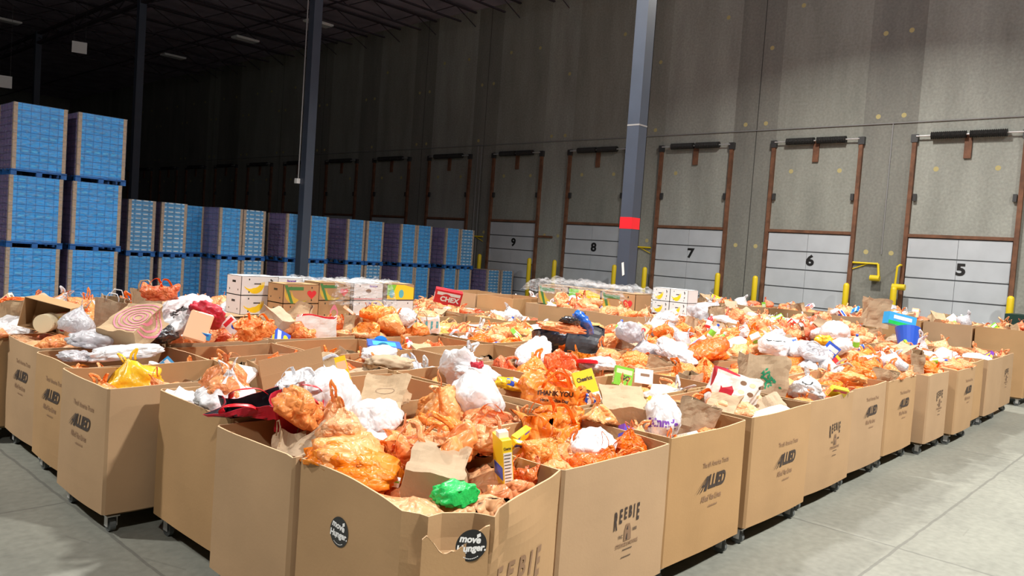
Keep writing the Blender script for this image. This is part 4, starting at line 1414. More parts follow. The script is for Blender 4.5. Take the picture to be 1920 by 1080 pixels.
tag(cb, 'yellow cereal box tilted among orange bags, second row', 'cereal box')
p = sp(1108, 748, 1.12, .04); o = obj('small_carton', carton_mesh('blue', 'whitec', 'whitec', (.11, .05, .07)), None, p, rad(10, 10, -40)); tag(o, 'small blue carton against the tilted yellow cereal box', 'carton')
p = sp(1168, 706, 1.14, .1); o = obj('snack_carton', carton_mesh('green', 'cream', 'green', (.20, .06, .2)), None, p, rad(-15, 10, -40)); tag(o, 'lime green box beside a white label card', 'carton')
tm = text_mesh('GO', .07, .003); tm.materials.append(M['ink']); obj('printed_text', tm, o, (.02, -.0325, -.02), rad(90, 0, 0))
p = sp(1207, 706, 1.13, .08); o = obj('label_card', MB().box(-.10, .10, -.012, .012, -.08, .08).mesh('label_card', M['whitec']), None, p, rad(-20, 5, -40)); tag(o, 'white rectangular label card right of the lime box', 'card')
MB().box(-.04, .06, -.0135, -.012, .0, .03).build('small_print', M['ink_pale'], o)
p = sp(1040, 700, 1.14, .0)
o = put_bag('open', 'orange', sp(1040, 742, 1.12, .18), rad(5, 5, -50), 1.25, 60); tag(o, 'open orange bag with black lettering left of the cereal box', 'plastic bag')
decal_text(o, [(text_mesh('THANK YOU', .055, .003), T(0, .03), 0), (text_mesh('Have a Nice Day', .036, .002), T(0, -.03), 0)], facing(sp(1040, 742, 1.12, .0) + Vector((0, 0, -.02)), 12), [M['brown']])
# big dark bags with blue
p = sp(1092, 640, 1.24, .35); o = put_paper(p + Vector((0, .05, -.32)), rad(0, 6, -40), 1.5, 61, .05, False, [M['grey_bag'], M['black_bag'], M['grey_bag']], 'tote_bag', 'grey', (.34, .26, .36)); tag(o, 'dark grey tote standing in the middle of the pile', 'tote bag')
p = sp(1050, 640, 1.22, .25); o = put_paper(p + Vector((-.05, .05, -.30)), rad(0, -4, -30), 1.35, 62, .05, False, [M['black_bag'], M['black_bag'], M['black_bag']], 'tote_bag', 'blk', (.36, .26, .32)); tag(o, 'black and orange tote left of the dark grey tote', 'tote bag')
fm_ = facing(p + Vector((0, 0, -.05)), 8)
decal_text(o, [(MB().box(-.045, .045, -.2, .16, 0, .0005).mesh('a', M['orange_deep']), T(.03, 0), 0)], fm_, [M['orange_deep']], 'orange_panel')
p = sp(1055, 615, 1.48, .1); tag(put_bag('slump', 'orange', p, rad(0, 5, -20), (1.25, 1.0, .6), 63), 'orange bag lying on top of the black tote', 'plastic bag')
p = sp(1090, 608, 1.52, .1); tag(put_bag('slump', 'blue_bag', p, rad(0, 35, 20), (.95, .7, .9), 64, name='blue_plastic_bag'), 'vivid blue bag on the dark grey tote', 'plastic bag')
p = sp(1070, 602, 1.58, .1); tag(put_bag('slump', 'black_bag', p, rad(0, 10, 0), (.6, .5, .5), 65, name='black_plastic_bag'), 'black plastic bag tangled with the vivid blue bag', 'plastic bag')
p = sp(1101, 678, 1.22, .08); o = obj('red_lid', MB().tube([(0, 0, -.02), (0, 0, .012), (0, 0, .02)], [.12, .12, .105], 28).mesh('red_lid', M['red_plastic'], False), None, p, rad(-8, 8, 0)); tag(o, 'round bright red lid below the dark grey tote', 'tray')  # a loose round lid of red plastic
p = sp(1000, 665, 1.2, .2); tag(put_bag('slump', 'white', p, rad(0, -30, 20), (1.1, 1, 1), 66), 'white bag below left of the black tote', 'plastic bag')
p = sp(1125, 683, 1.15, .2); tag(put_bag('slump', 'white', p, rad(0, 5, 20), (1.35, .9, .7), 67), 'white bag right of the round red lid', 'plastic bag')
# second bin (REEBIE face) contents
p = sp(1030, 806, 1.04, .2); tag(put_bag('open', 'orange', p, rad(5, 0, -20), 1.2, 70), 'open orange bag with big loops in the second front bin', 'plastic bag')
p = sp(1110, 840, 1.02, .2); o = put_bag('full', 'white', p, rad(0, 5, 20), (1.2, .85, .85), 71); tag(o, 'white bag with faint print in the second front bin', 'plastic bag')
p = sp(1120, 806, 1.06, .12); tag(put_bag('knot', 'peach', p, rad(0, 10, 60), .85, 72), 'thin orange bag behind the faintly printed white bag', 'plastic bag')
p = sp(1182, 820, 1.05, .09); o = obj('snack_carton', carton_mesh('purple', 'blue', 'yellow', (.21, .06, .13)), None, p, rad(-30, 25, -15)); tag(o, 'purple box at the right of the second front bin', 'carton')
p = sp(1180, 840, 1.02, .07); tag(put_bag('knot', 'orange_deep', p, rad(0, 0, 10), .6, 73), 'small orange bag below the purple box', 'plastic bag')
p = sp(975, 818, 1.06, .08); o = obj('chip_bag', carton_mesh('yellow', 'blue', 'yellow', (.22, .05, .08)), None, p, rad(20, -10, 15)); tag(o, 'yellow packet with blue end left in the second front bin', 'packet')
# third bin: paper bags and lettered white bag
p = sp(1168, 768, 1.14, .25); o = put_paper(p + Vector((-.17, -.14, -.04)), rad(-76, 0, -48), 1.2, 74, .2, False); tag(o, 'brown paper bag lying flat on the third front bin', 'paper bag')
p = sp(1300, 775, 1.14, .2); o = put_paper(p + Vector((.03, .05, -.28)), rad(0, 14, -50), 1.0, 75, .45, False); tag(o, 'upright crumpled brown paper bag in the third front bin', 'paper bag')
p = sp(1240, 790, 1.10, .18); o = put_bag('full', 'white', p, rad(0, -8, 30), (.95, .8, 1.15), 76); tag(o, 'white bag with dark red lettering in the third front bin', 'plastic bag')
decal_text(o, [(text_mesh("Binny's", .10, .004, 0, .85), T(), 0)], facing(p + Vector((-.02, -.03, -.03)), 18), [M['purple']])
p = sp(1222, 757, 1.2, .03); o = obj('snack_carton', carton_mesh('yellow', 'whitec', 'whitec', (.16, .04, .1)), None, p, rad(30, 20, 0)); tag(o, 'pale yellow packet tucked behind the lettered white bag', 'packet')
# fourth bin: red and white tote, green printed paper bag
p = sp(1385, 735, 1.17, .28)
TM = [M['whitec'], M['whitec'], M['whitec']]
o = put_paper(p + Vector((.05, .12, -.22)), rad(-6, 10, -48), 1.1, 77, .0, False, TM, 'tote_bag', 'wt', (.42, .2, .34)); tag(o, 'white and red tote with food pictures, fourth front bin', 'tote bag')
blobs = [(MB().box(-.29, -.05, -.19, .19, 0, .0005).mesh('a', M['red']), T(), 0)]
for q in range(9):
    c_ = MB(); c_.add([(.03 * math.cos(t * .7), .022 * math.sin(t * .7), 0) for t in range(9)], [tuple(range(9))])
    blobs.append((c_.mesh('c', M['red']), T(.02 + (q % 3) * .085, .1 - (q // 3) * .09), 1 + q % 2))
decal_text(o, blobs, facing(p + Vector((0, 0, .0)), 15, -5) @ Matrix.Rotation(R(-9), 4, 'Z'), [M['red_fabric'], M['ink_pale'], M['cream']], 'printed_pictures')
p = sp(1440, 712, 1.24, .25); o = put_paper(p + Vector((.05, .1, -.25)), rad(-6, 4, -40), 1.35, 78, .05, False, dims=(.34, .18, .36)); tag(o, 'brown paper bag with green printed foliage, fourth front bin', 'paper bag')
gl = []
for q in range(38):
    c_ = MB(); c_.add([(0, 0, 0), (.02, .012, 0), (.04, 0, 0), (.018, -.012, 0)], [(0, 1, 2, 3)])
    gl.append((c_.mesh('l', M['green']), T(rnd.gauss(-.03, .05), rnd.gauss(.02, .07)) @ Matrix.Rotation(rnd.uniform(0, 6), 4, 'Z'), 0))
decal_text(o, gl, facing(p + Vector((0, 0, .0)), 8), [M['green_ink']], 'printed_foliage')
# fifth bin
p = sp(1512, 735, 1.12, .15); o = put_bag('knot', 'white', p, rad(0, 20, 20), (1.1, .9, .8), 79); tag(o, 'white bag with a black curved mark, fifth front bin', 'plastic bag')
decal_text(o, [(MB().tube([(.05 * math.cos(R(180 + t * 18)), .05 * math.sin(R(180 + t * 18)), 0) for t in range(11)], .009, 5).mesh('r', M['ink']), T() @ S(1, 1, .02), 0)], facing(p, 40), [M['number']], 'printed_mark')
p = sp(1570, 735, 1.14, .06); o = obj('snack_carton', carton_mesh('yellow', 'red', 'yellow', (.22, .05, .12)), None, p, rad(35, 10, -25)); tag(o, 'yellow packet resting on the rim of the fifth front bin', 'packet')
p = sp(1590, 712, 1.15, .2); tag(put_bag('slump', 'peach', p, rad(0, 10, 30), (1.2, 1.0, .8), 80), 'pale orange and white bag at the right of the fifth bin', 'plastic bag')
p = sp(1455, 650, 1.3, .3); o = put_bag('full', 'white', p, rad(0, -5, 30), (1.5, 1.2, 1.0), 81); tag(o, 'large white bag with black curved strokes, right pile', 'plastic bag')
decal_text(o, [(MB().tube([(.14 * math.cos(R(200 + t * 14)), .08 * math.sin(R(200 + t * 14)), 0) for t in range(10)], .01, 5).mesh('r', M['ink']), T() @ S(1, 1, .02), 0)], facing(p, 35), [M['number']], 'printed_mark')
p = sp(1520, 665, 1.24, .3); tag(put_bag('full', 'white', p, rad(0, 5, -20), (1.6, 1.2, .95), 82), 'broad white bag in front of a yellow bag, right pile', 'plastic bag')
p = sp(1545, 640, 1.34, .2); tag(put_bag('slump', 'yellow_bag', p, rad(0, 10, 20), (1.0, .7, .7), 83, name='yellow_plastic_bag'), 'yellow bag behind the broad white bag, right pile', 'plastic bag')
p = sp(1565, 625, 1.38, .2); tag(put_bag('full', 'white', p, rad(0, 0, 20), (1.4, 1.2, 1.2), 84), 'high tied white bag behind the yellow bag, right pile', 'plastic bag')
p = sp(1685, 610, 1.42, .3)
e = empty('wipes_box', p, 0); e.rotation_euler = rad(-8, 10, -40)
MB().box(-.30, .30, -.10, .10, -.02, .22).build('blue_box', M['cyan'], e)
MB().box(-.30, .30, -.102, -.10, -.02, .05).build('green_band', M['green_bag'], e)
MB().box(-.2, .2, -.102, -.10, .10, .17).build('white_panel', M['whitec'], e)
tag(e, 'light blue and green box high on the right pile', 'carton')
p = sp(1702, 630, 1.3, .1); o = obj('blue_bucket', MB().tube([(0, 0, -.22), (0, 0, .15)], [.16, .22], 20).mesh('blue_bucket', M['blue']), None, p, rad(-10, 20, 0)); tag(o, 'deep blue tub below the light blue box, right pile', 'tub')
p = sp(1638, 595, 1.5, .2); o = put_paper(p + Vector((0, 0, -.2)), rad(0, 5, -45), 1.6, 85, .1, False); tag(o, 'tall brown paper bag standing before the yellow bollard, right', 'paper bag')
p = sp(1668, 580, 1.6, .2); tag(put_bag('slump', 'clear', p, rad(0, 0, 10), (1.5, 1.1, .9), 86), 'milky white bag on top of the right pile', 'plastic bag')
p = sp(1330, 600, 1.35, .35); tag(put_bag('knot', 'clear', p, rad(0, 20, -20), (1.9, 1.5, 1.6), 87), 'large milky translucent bag, centre right of the pile', 'plastic bag')
p = sp(1250, 600, 1.38, .2); tag(put_bag('slump', 'white', p, rad(0, 0, 20), (1.2, 1, 1.1), 88), 'white bag left of the large translucent bag', 'plastic bag')
p = sp(1180, 625, 1.35, .2); tag(put_bag('slump', 'clear', p, rad(0, 20, 20), (1.0, .9, 1.2), 89), 'milky bag slumped over brown paper, centre', 'plastic bag')
p = sp(1270, 660, 1.25, .25); tag(put_bag('slump', 'white', p, rad(0, -15, 60), (1.6, .9, .8), 90), 'long white bag stretched out, centre right', 'plastic bag')
p = sp(1330, 655, 1.3, .3); tag(put_bag('slump', 'orange_deep', p, rad(0, -10, 10), (1.7, 1.2, .9), 91), 'wide deep orange bag, centre right', 'plastic bag')
p = sp(1175, 565, 1.55, .1)
o = obj('white_packet', MB().box(-.26, .2, -.05, .05, -.02, .05).mesh('white_packet', M['whitec']), None, p, rad(8, -6, -40)); tag(o, 'long white packet on the rim of a tall bin', 'packet')
p = sp(840, 556, 1.45, .15); o = obj('cereal_box', carton_mesh('red', 'whitec', 'red', (.50, .12, .26)), None, p, rad(20, 8, -35)); tag(o, 'red box with white letters near the tall bins', 'cereal box')
tm = text_mesh('CHEX', .13, .006); tm.materials.append(M['whitec']); obj('printed_text', tm, o, (.03, -.0635, -.04), rad(90, 0, 0))

# ------------------------------------------------------------------ produce cartons stacked inside the field
M['carton_white'] = mat('white_carton', (0.78, 0.78, 0.78), .6)


def banana(cx, cz, s, ang):
    pts = []
    for k in range(9):
        a = R(200 + k * 17); pts.append((s * math.cos(a), s * math.sin(a)))
    for k in range(8, -1, -1):
        a = R(200 + k * 17); f = .72 + .25 * abs(k - 4) / 4
        pts.append((s * f * math.cos(a), s * f * math.sin(a) + s * .05))
    ca, sa = math.cos(R(ang)), math.sin(R(ang))
    return [(cx + x * ca - z * sa, cz + x * sa + z * ca) for x, z in pts]


def produce_carton(loc, rz, style, label, sc=(1, 1, 1), grp='produce cartons stacked among the bins'):
    e = empty('produce_carton', loc, rz); e.scale = sc
    W_, D_, H_ = .76, .52, .35
    base_m = M['cardboard'] if style in ('heart', 'drop', 'lime') else M['carton_white']
    b = MB()
    t = .008
    b.box(-W_ / 2, W_ / 2, -D_ / 2, -D_ / 2 + t, 0, H_); b.box(-W_ / 2, W_ / 2, D_ / 2 - t, D_ / 2, 0, H_)
    b.box(-W_ / 2, -W_ / 2 + t, -D_ / 2, D_ / 2, 0, H_); b.box(W_ / 2 - t, W_ / 2, -D_ / 2, D_ / 2, 0, H_)
    b.box(-W_ / 2, W_ / 2, -D_ / 2, D_ / 2, 0, t)
    # top with a rectangular opening
    b.box(-W_ / 2, -.2, -D_ / 2, D_ / 2, H_ - t, H_); b.box(.2, W_ / 2, -D_ / 2, D_ / 2, H_ - t, H_)
    b.box(-.2, .2, -D_ / 2, -.1, H_ - t, H_); b.box(-.2, .2, .1, D_ / 2, H_ - t, H_)
    b.build('box', base_m, e)
    hb = MB()
    def face(x, z, w_, h_):
        hb.box(x - w_ / 2, x + w_ / 2, -D_ / 2 - .0015, -D_ / 2, z - h_ / 2, z + h_ / 2)
    for x in (-.22, .22): 
        for z in (.06, .29): face(x, z, .022, .03)
    hb.box(-W_ / 2 - .0015, -W_ / 2, -.06, .06, .22, .26)
    for yy in (-.15, .15): hb.box(-W_ / 2 - .0015, -W_ / 2, yy - .012, yy + .012, .08, .11)
    hb.build('hand_hole', M['black'], e)
    Y_ = -D_ / 2 - .0025

    def flat(pts, mt, nm, y=Y_):
        q = MB(); q.poly([(x, y, z) for x, z in pts], (0, .002, 0)); return q.build(nm, M[mt], e)
    if style == 'heart':
        flat([(-.36, .33), (-.30, .33), (-.16, .0), (-.22, .0)], 'leaf', 'printed_band')
        flat([(-.28, .24), (.04, .24), (.04, .30), (-.28, .30)], 'leaf', 'printed_banner', Y_ - .001)
        for k in range(4):
            flat(banana(-.02 - k * .045, .20 + .0 * k, .2, -25 - k * 4), 'banana', 'printed_banana', Y_ + .0005 * k)
        h = []
        for k in range(24):
            a = 2 * math.pi * k / 24
            h.append((.22 + .0062 * 16 * math.sin(a) ** 3, .17 + .0058 * (13 * math.cos(a) - 5 * math.cos(2 * a) - 2 * math.cos(3 * a) - math.cos(4 * a))))
        flat(h, 'red', 'printed_heart', Y_ - .0012)
    elif style == 'banana':
        for k in range(3):
            flat(banana(-.16 + k * .03, .26 - k * .02, .19, 15 + k * 8), 'yellow', 'printed_banana', Y_ + .0005 * k)
        flat([(-.12, .2), (.02, .2), (.02, .22), (-.12, .22)], 'ink', 'printed_line', Y_ - .001)
        tm = text_mesh('9', .09, .004); tm.materials.append(M['ink']); obj('printed_text', tm, e, (.24, Y_, .25), rad(90, 0, 0))
        tm = text_mesh('F', .07, .004); tm.materials.append(M['ink']); obj('printed_text', tm, e, (.24, Y_, .13), rad(90, 0, 0))
    elif style == 'lime':
        flat([(-.37, .02), (.37, .02), (.37, .27), (.1, .33), (-.37, .33)], 'yellow', 'printed_panel', Y_ + .0005)
        flat([(-.37, .10), (-.22, .10), (-.12, .33), (-.37, .33)], 'green', 'printed_panel')
        for cx_ in (-.24, .02):
            flat([(cx_ + .07 * math.cos(t * .45), .14 + .09 * math.sin(t * .45)) for t in range(14)], 'teal', 'printed_oval', Y_ - .001)
    elif style == 'drop':
        flat([(-.0 + .10 * math.cos(t * .45) * (1 - .5 * max(0, math.sin(t * .45))), .12 + .15 * math.sin(t * .45)) for t in range(14)], 'pink', 'printed_drop')
        flat([(-.0 + .07 * math.cos(t * .45), .10 + .07 * math.sin(t * .45)) for t in range(14)], 'cardboard', 'printed_oval', Y_ - .001)
    elif style == 'plain':
        flat([(-.37, .02), (.37, .02), (.37, .035), (-.37, .035)], 'red', 'printed_line')
        tm = text_mesh('Bananas', .06, .002); tm.materials.append(M['purple']); obj('printed_text', tm, e, (.12, Y_, .29), rad(90, 0, 0))
        flat([(.0 + .07 * math.cos(t * .45), .19 + .04 * math.sin(t * .45)) for t in range(14)], 'ink_pale', 'printed_oval')
    elif style == 'swoosh':
        flat([(-.37, .02), (.37, .02), (.37, .12), (.0, .06), (-.37, .2)], 'yellow', 'printed_panel')
        flat([(-.37, .2), (.0, .06), (.37, .12), (.37, .14), (.0, .08), (-.37, .23)], 'blue', 'printed_line')
    tag(e, label, 'carton', grp)
    return e


zc = 1.20
PS = (.73, .76, .745)
PROD = [('heart', 6.75, 9.95, 1, 'brown carton with bananas and a red heart, upper middle of the stack'),
        ('plain', 7.36, 9.95, 1, 'white carton with small text, upper row under clear film'),
        ('lime', 7.99, 9.95, 1, 'yellow and lime green carton, upper right end of the stack'),
        ('drop', 6.75, 9.95, 0, 'brown carton with a pink drop mark, lower row'),
        ('plain', 7.36, 9.95, 0, 'white carton in the lower row under clear film'),
        ('swoosh', 7.99, 9.95, 0, 'white carton with a yellow sweep, lower right end'),
        ('heart', 5.90, 9.50, 1, 'brown carton with a red heart, nearest of the stack, top open'),
        ('drop', 5.90, 9.50, 0, 'brown carton under the nearest red heart carton'),
        ('banana', 5.55, 9.98, 1.25, 'white banana carton at the left end, upper'),
        ('banana', 5.55, 9.98, .25, 'white banana carton at the left end, lower'),
        ('plain', 6.2, 10.4, 1.1, 'white open carton at the back of the carton stack'),
        ('drop', 6.2, 10.4, .1, 'brown carton below the back white carton')]
for st_, x, y, lv, nm in PROD:
    produce_carton((x, y, zc + .262 * lv), R(0), st_, nm, PS)
pl = empty('wooden_crate_stand', (7.1, 9.95, 0))
for q in range(3): MB().box(-2.1, 2.0, -.55 + q * .5, -.45 + q * .5, 0, .10).build('runner', M['plywood'], pl)
MB().box(-2.1, 2.0, -.85, .75, .10, .13).build('deck', M['plywood'], pl)
for (x0, x1, y0, y1) in ((-2.05, -.75, -.7, .7), (-.7, .2, -.3, .7), (.25, 1.4, -.3, .7)):
    MB().box(x0, x1, y0, y1, .13, zc - .005).build('crate', M['cardboard'], pl)
tag(pl, 'low platform of plain crates carrying the produce cartons', 'platform')
# white banana cartons near the dock doors, right of the column
for k in range(2):
    for lv in (0, 1):
        produce_carton((13.95, 8.53 - .41 * k, 1.31 + .262 * lv), R(-90), 'banana', '%s white banana carton, %s of the pair by the column' % (('lower', 'upper')[lv], ('left', 'right')[k]), (.53, .76, .745), 'white cartons right of the column')


def film_sheet(name, cx, cy, z, lx, ly, rz, label, seed, hang=.25, amp=.07):
    n = 44; mb = MB()
    for a in range(n + 1):
        for b in range(n + 1):
            u, v = a / n - .5, b / n - .5
            p_ = Vector((u * 6, v * 6, seed))
            h = amp * (1.2 * abs(noise.noise(p_)) + .6 * abs(noise.noise(p_ * 2.4)) + .35 * abs(noise.noise(p_ * 5)))
            e_ = max(abs(u), abs(v)) * 2
            mb.v.append((u * lx, v * ly, h - hang * max(0, e_ - .82) / .18 * (1 if True else 0)))
    for a in range(n):
        for b in range(n):
            mb.f.append((a * (n + 1) + b, (a + 1) * (n + 1) + b, (a + 1) * (n + 1) + b + 1, a * (n + 1) + b + 1)); mb.mi.append(0)
    o = mb.build(name, M['film_heavy'], None, (cx, cy, z), smooth=True); o.rotation_euler = (0, 0, rz)
    return tag(o, label, 'plastic film')


film_sheet('plastic_film', 7.25, 9.93, zc + .53, 1.2, .6, 0, 'crumpled clear film draped over the produce cartons', 3, .35, .06)
film_sheet('plastic_film', 7.3, 10.5, zc + .45, 2.4, .8, 0, 'second sheet of clear film behind the produce cartons', 5, .25, .12)
# film covered stack in front of the column
produce = []
q = empty('carton_stack_stand', (12.35, 9.15, 0))
MB().box(-.55, .55, -1.3, 1.3, .0, 1.35).build('crate', M['cardboard'], q)
tag(q, 'brown crate under the film covered stack before the column', 'crate')
for k in range(3):
    produce_carton((12.15, 8.28 + .78 * k, 1.36), R(-90), 'heart' if k != 1 else 'lime', 'brown produce carton, %s under the film by the column' % ('right', 'middle', 'left')[k], (1, 1, 1.1), 'cartons under the film by the column')
film_sheet('plastic_film', 12.35, 9.3, 1.78, 1.3, 2.5, 0, 'clear film heaped over the stack before the red banded column', 8, .2, .12)
# green lidded bin beside the wall
e = empty('wheeled_bin', (22.6, 3.62, 0))
obj('body', ring_shell([(-.3, -.35), (.3, -.35), (.3, .35), (-.3, .35)], .1, 1.35, 4, .01, lambda s_, s, t, q_: .04 * t, None, .8, 24, 'body', [M['green_lid']] * 3), e)
MB().box(-.4, .4, -.45, .45, 1.35, 1.68).build('lid', M['green_lid'], e)
for s in (-.3, .3): MB().cyl((.25, s - .03, .1), (.25, s + .03, .1), .1, 16).build('wheel', M['rubber'], e)
tag(e, 'dark green lidded bin standing near door 5 at the right edge', 'waste bin')

# ------------------------------------------------------------------ the mass of bags filling every bin
CELL = {(0, 0): 'front corner', (1, 0): 'aisle side', (2, 0): 'right corner', (0, 1): 'left side', (1, 1): 'middle', (2, 1): 'right side', (0, 2): 'left corner', (1, 2): 'back side', (2, 2): 'back corner'}
items = []
for (i, j), (bo, x0, x1, y0, y1, z1) in BINS.items():
    r1 = random.Random(i * 97 + j * 13)
    if z1 > 1.3:
        lvl = z1 - .10 + r1.uniform(-.1, .05)
    elif i >= 5 and j < 8:
        lvl = Z1 + r1.uniform(-.06, .07) + (.04 if j >= 2 else -.08)
    elif j >= 5:
        lvl = Z1 + r1.uniform(-.05, .14)
    elif i <= 4 and 1 <= j <= 4:
        lvl = Z1 + r1.choice([-.28, -.22, -.18, -.1])
    else:
        lvl = Z1 - .12
    lvl = {(0, 3): Z1 - .28, (0, 4): Z1 - .18, (0, 0): Z1 - .20, (1, 0): Z1 - .24, (2, 0): Z1 - .22, (3, 0): Z1 - .18, (4, 0): Z1 - .16, (0, 1): Z1 - .12, (0, 2): Z1 - .18, (5, 5): Z1 - .14, (5, 4): Z1 - .14, (4, 5): Z1 - .08, (6, 6): Z1 - .1, (5, 7): Z1 - .05, (6, 7): Z1 - .1, (6, 8): Z1 - .1, (4, 4): Z1 - .1, (0, 5): Z1 + .05, (0, 6): Z1 + .08, (5, 0): Z1 - .16, (6, 0): Z1 - .05}.get((i, j), lvl)
    if i >= 10 and j <= 2 and z1 < 1.3: lvl -= .08
    if j >= 7 and i >= 1: lvl = min(lvl, Z1 - .12)
    if (i, j) == (0, 0): lvl = Z1 - .07
    sx, sy = (x1 - x0 - .10) / 3, (y1 - y0 - .10) / 3
    for (a, b), cn in CELL.items():
        dome = .05 if (a, b) == (1, 1) else (-.03 if (a != 1 and b != 1) else 0)
        x = x0 + .05 + sx * (a + .5) + r1.uniform(-.03, .03)
        y = y0 + .05 + sy * (b + .5) + r1.uniform(-.03, .03)
        t = r1.random()
        kind = 'orange' if t < .64 else 'white' if t < .78 else 'paper' if t < .87 else 'carton' if t < .95 else 'can' if t < .96 else 'bottle' if t < .98 else 'clear'
        if (i, j) == (0, 0) and cn not in ('left corner', 'back corner'): continue
        if (i, j) == (0, 0): kind = 'orange'
        items.append([x, y, lvl + dome * (2 if lvl > Z1 else 1) + r1.uniform(-.03, .05), kind, (i, j), cn, '', r1.random()])
    if lvl > Z1 - .06:
        for a, b in ((0, 0), (1, 0), (0, 1), (1, 1)):
            x = x0 + .1 + (x1 - x0 - .2) * (a + .5) / 2 + r1.uniform(-.08, .08)
            y = y0 + .1 + (y1 - y0 - .2) * (b + .5) / 2 + r1.uniform(-.08, .08)
            t = r1.random()
            kind = 'orange' if t < .46 else 'white' if t < .60 else 'paper' if t < .71 else 'carton' if t < .90 else 'bottle' if t < .94 else 'clear'
            cn = {(0, 0): 'front', (1, 0): 'right', (0, 1): 'left', (1, 1): 'back'}[a, b] + ' quarter'
            items.append([x, y, lvl + .12 + r1.uniform(0, .08), kind, (i, j), cn, 'topmost ', r1.random()])
    # hidden lower layer
    for a in range(4):
        for b in range(3):
            x = x0 + .16 + (x1 - x0 - .32) * a / 3; y = y0 + .16 + (y1 - y0 - .32) * b / 2
            items.append([x, y, lvl - .17 + r1.uniform(-.02, .02), 'fill', (i, j), '', '', r1.random()])

CAMP = Vector((0, 0, CAM_H))


def clamp_pt(q, bij, bb, m_=.04):
    # keep soft goods inside the walls of the bin that holds them, below its rim
    _, x0, x1, y0, y1, z1 = bb
    if q.z > z1 + .015: return q
    if bij == (0, 0): m_ = .085
    q = Vector((min(max(q.x, x0 + m_), x1 - m_), min(max(q.y, y0 + m_), y1 - m_), q.z))
    if bij == (0, 0):
        n_ = Vector((.45, .89, 0)).normalized()
        d_ = (q - Vector((2.545, 2.86, 0))).dot(n_) - .12
        if d_ < 0: q = q - n_ * d_
    return q


def clamp_object(o, bij):
    bb = BINS[bij]
    mw = Matrix.LocRotScale(o.location, o.rotation_euler, o.scale)
    inv_ = mw.inverted()
    for t_ in [o] + [c for c in o.children if c.type == 'MESH']:
        pts_ = [mw @ v.co for v in t_.data.vertices]
        new = [clamp_pt(q, bij, bb) for q in pts_]
        if all((a - b).length < 1e-5 for a, b in zip(pts_, new)): continue
        t_.data = t_.data.copy()
        for v, q in zip(t_.data.vertices, new): v.co = inv_ @ q


def near_special(x, y):
    for (sx_, sy_, r_) in SPECIAL:
        if (x - sx_) ** 2 + (y - sy_) ** 2 < (r_ * .85) ** 2: return True
    return False


keep = [it for it in items if it[3] == 'fill' or not near_special(it[0], it[1])]
keep.sort(key=lambda it: (Vector(it[:3]) - CAMP).length)
n_or = sum(1 for o in bpy.data.objects if o.name.startswith('orange_plastic_bag'))
n_pl = 0
rest = {'orange': MB(), 'peach': MB(), 'orange_deep': MB()}
ri = random.Random(99)
COLS = [('yellow', 'red', 'whitec'), ('blue', 'whitec', 'yellow'), ('red', 'whitec', 'yellow'), ('green', 'whitec', 'yellow'), ('purple', 'yellow', 'whitec'), ('whitec', 'blue', 'red'), ('cream', 'red', 'brown'), ('whitec', 'red', 'blue'), ('brown', 'cream', 'whitec'), ('cyan', 'whitec', 'blue'), ('pink', 'whitec', 'red'), ('peachc', 'whitec', 'red'), ('whitec', 'cream', 'green')]
CNAME = {'yellow': 'yellow', 'blue': 'blue', 'red': 'red', 'green': 'lime green', 'purple': 'purple', 'whitec': 'white', 'cream': 'cream', 'brown': 'dark brown', 'cyan': 'light blue', 'pink': 'pink', 'peachc': 'peach'}
DIMS = [(.19, .06, .27), (.15, .05, .20), (.22, .09, .14), (.12, .04, .18)]
GR = {'orange': 'orange plastic bags heaped in the bins', 'white': 'white plastic bags heaped in the bins', 'clear': 'milky plastic bags among the heap', 'paper': 'brown paper bags among the heap', 'carton': 'small grocery cartons among the bags', 'can': 'food cans among the bags', 'bottle': 'bottles among the bags'}
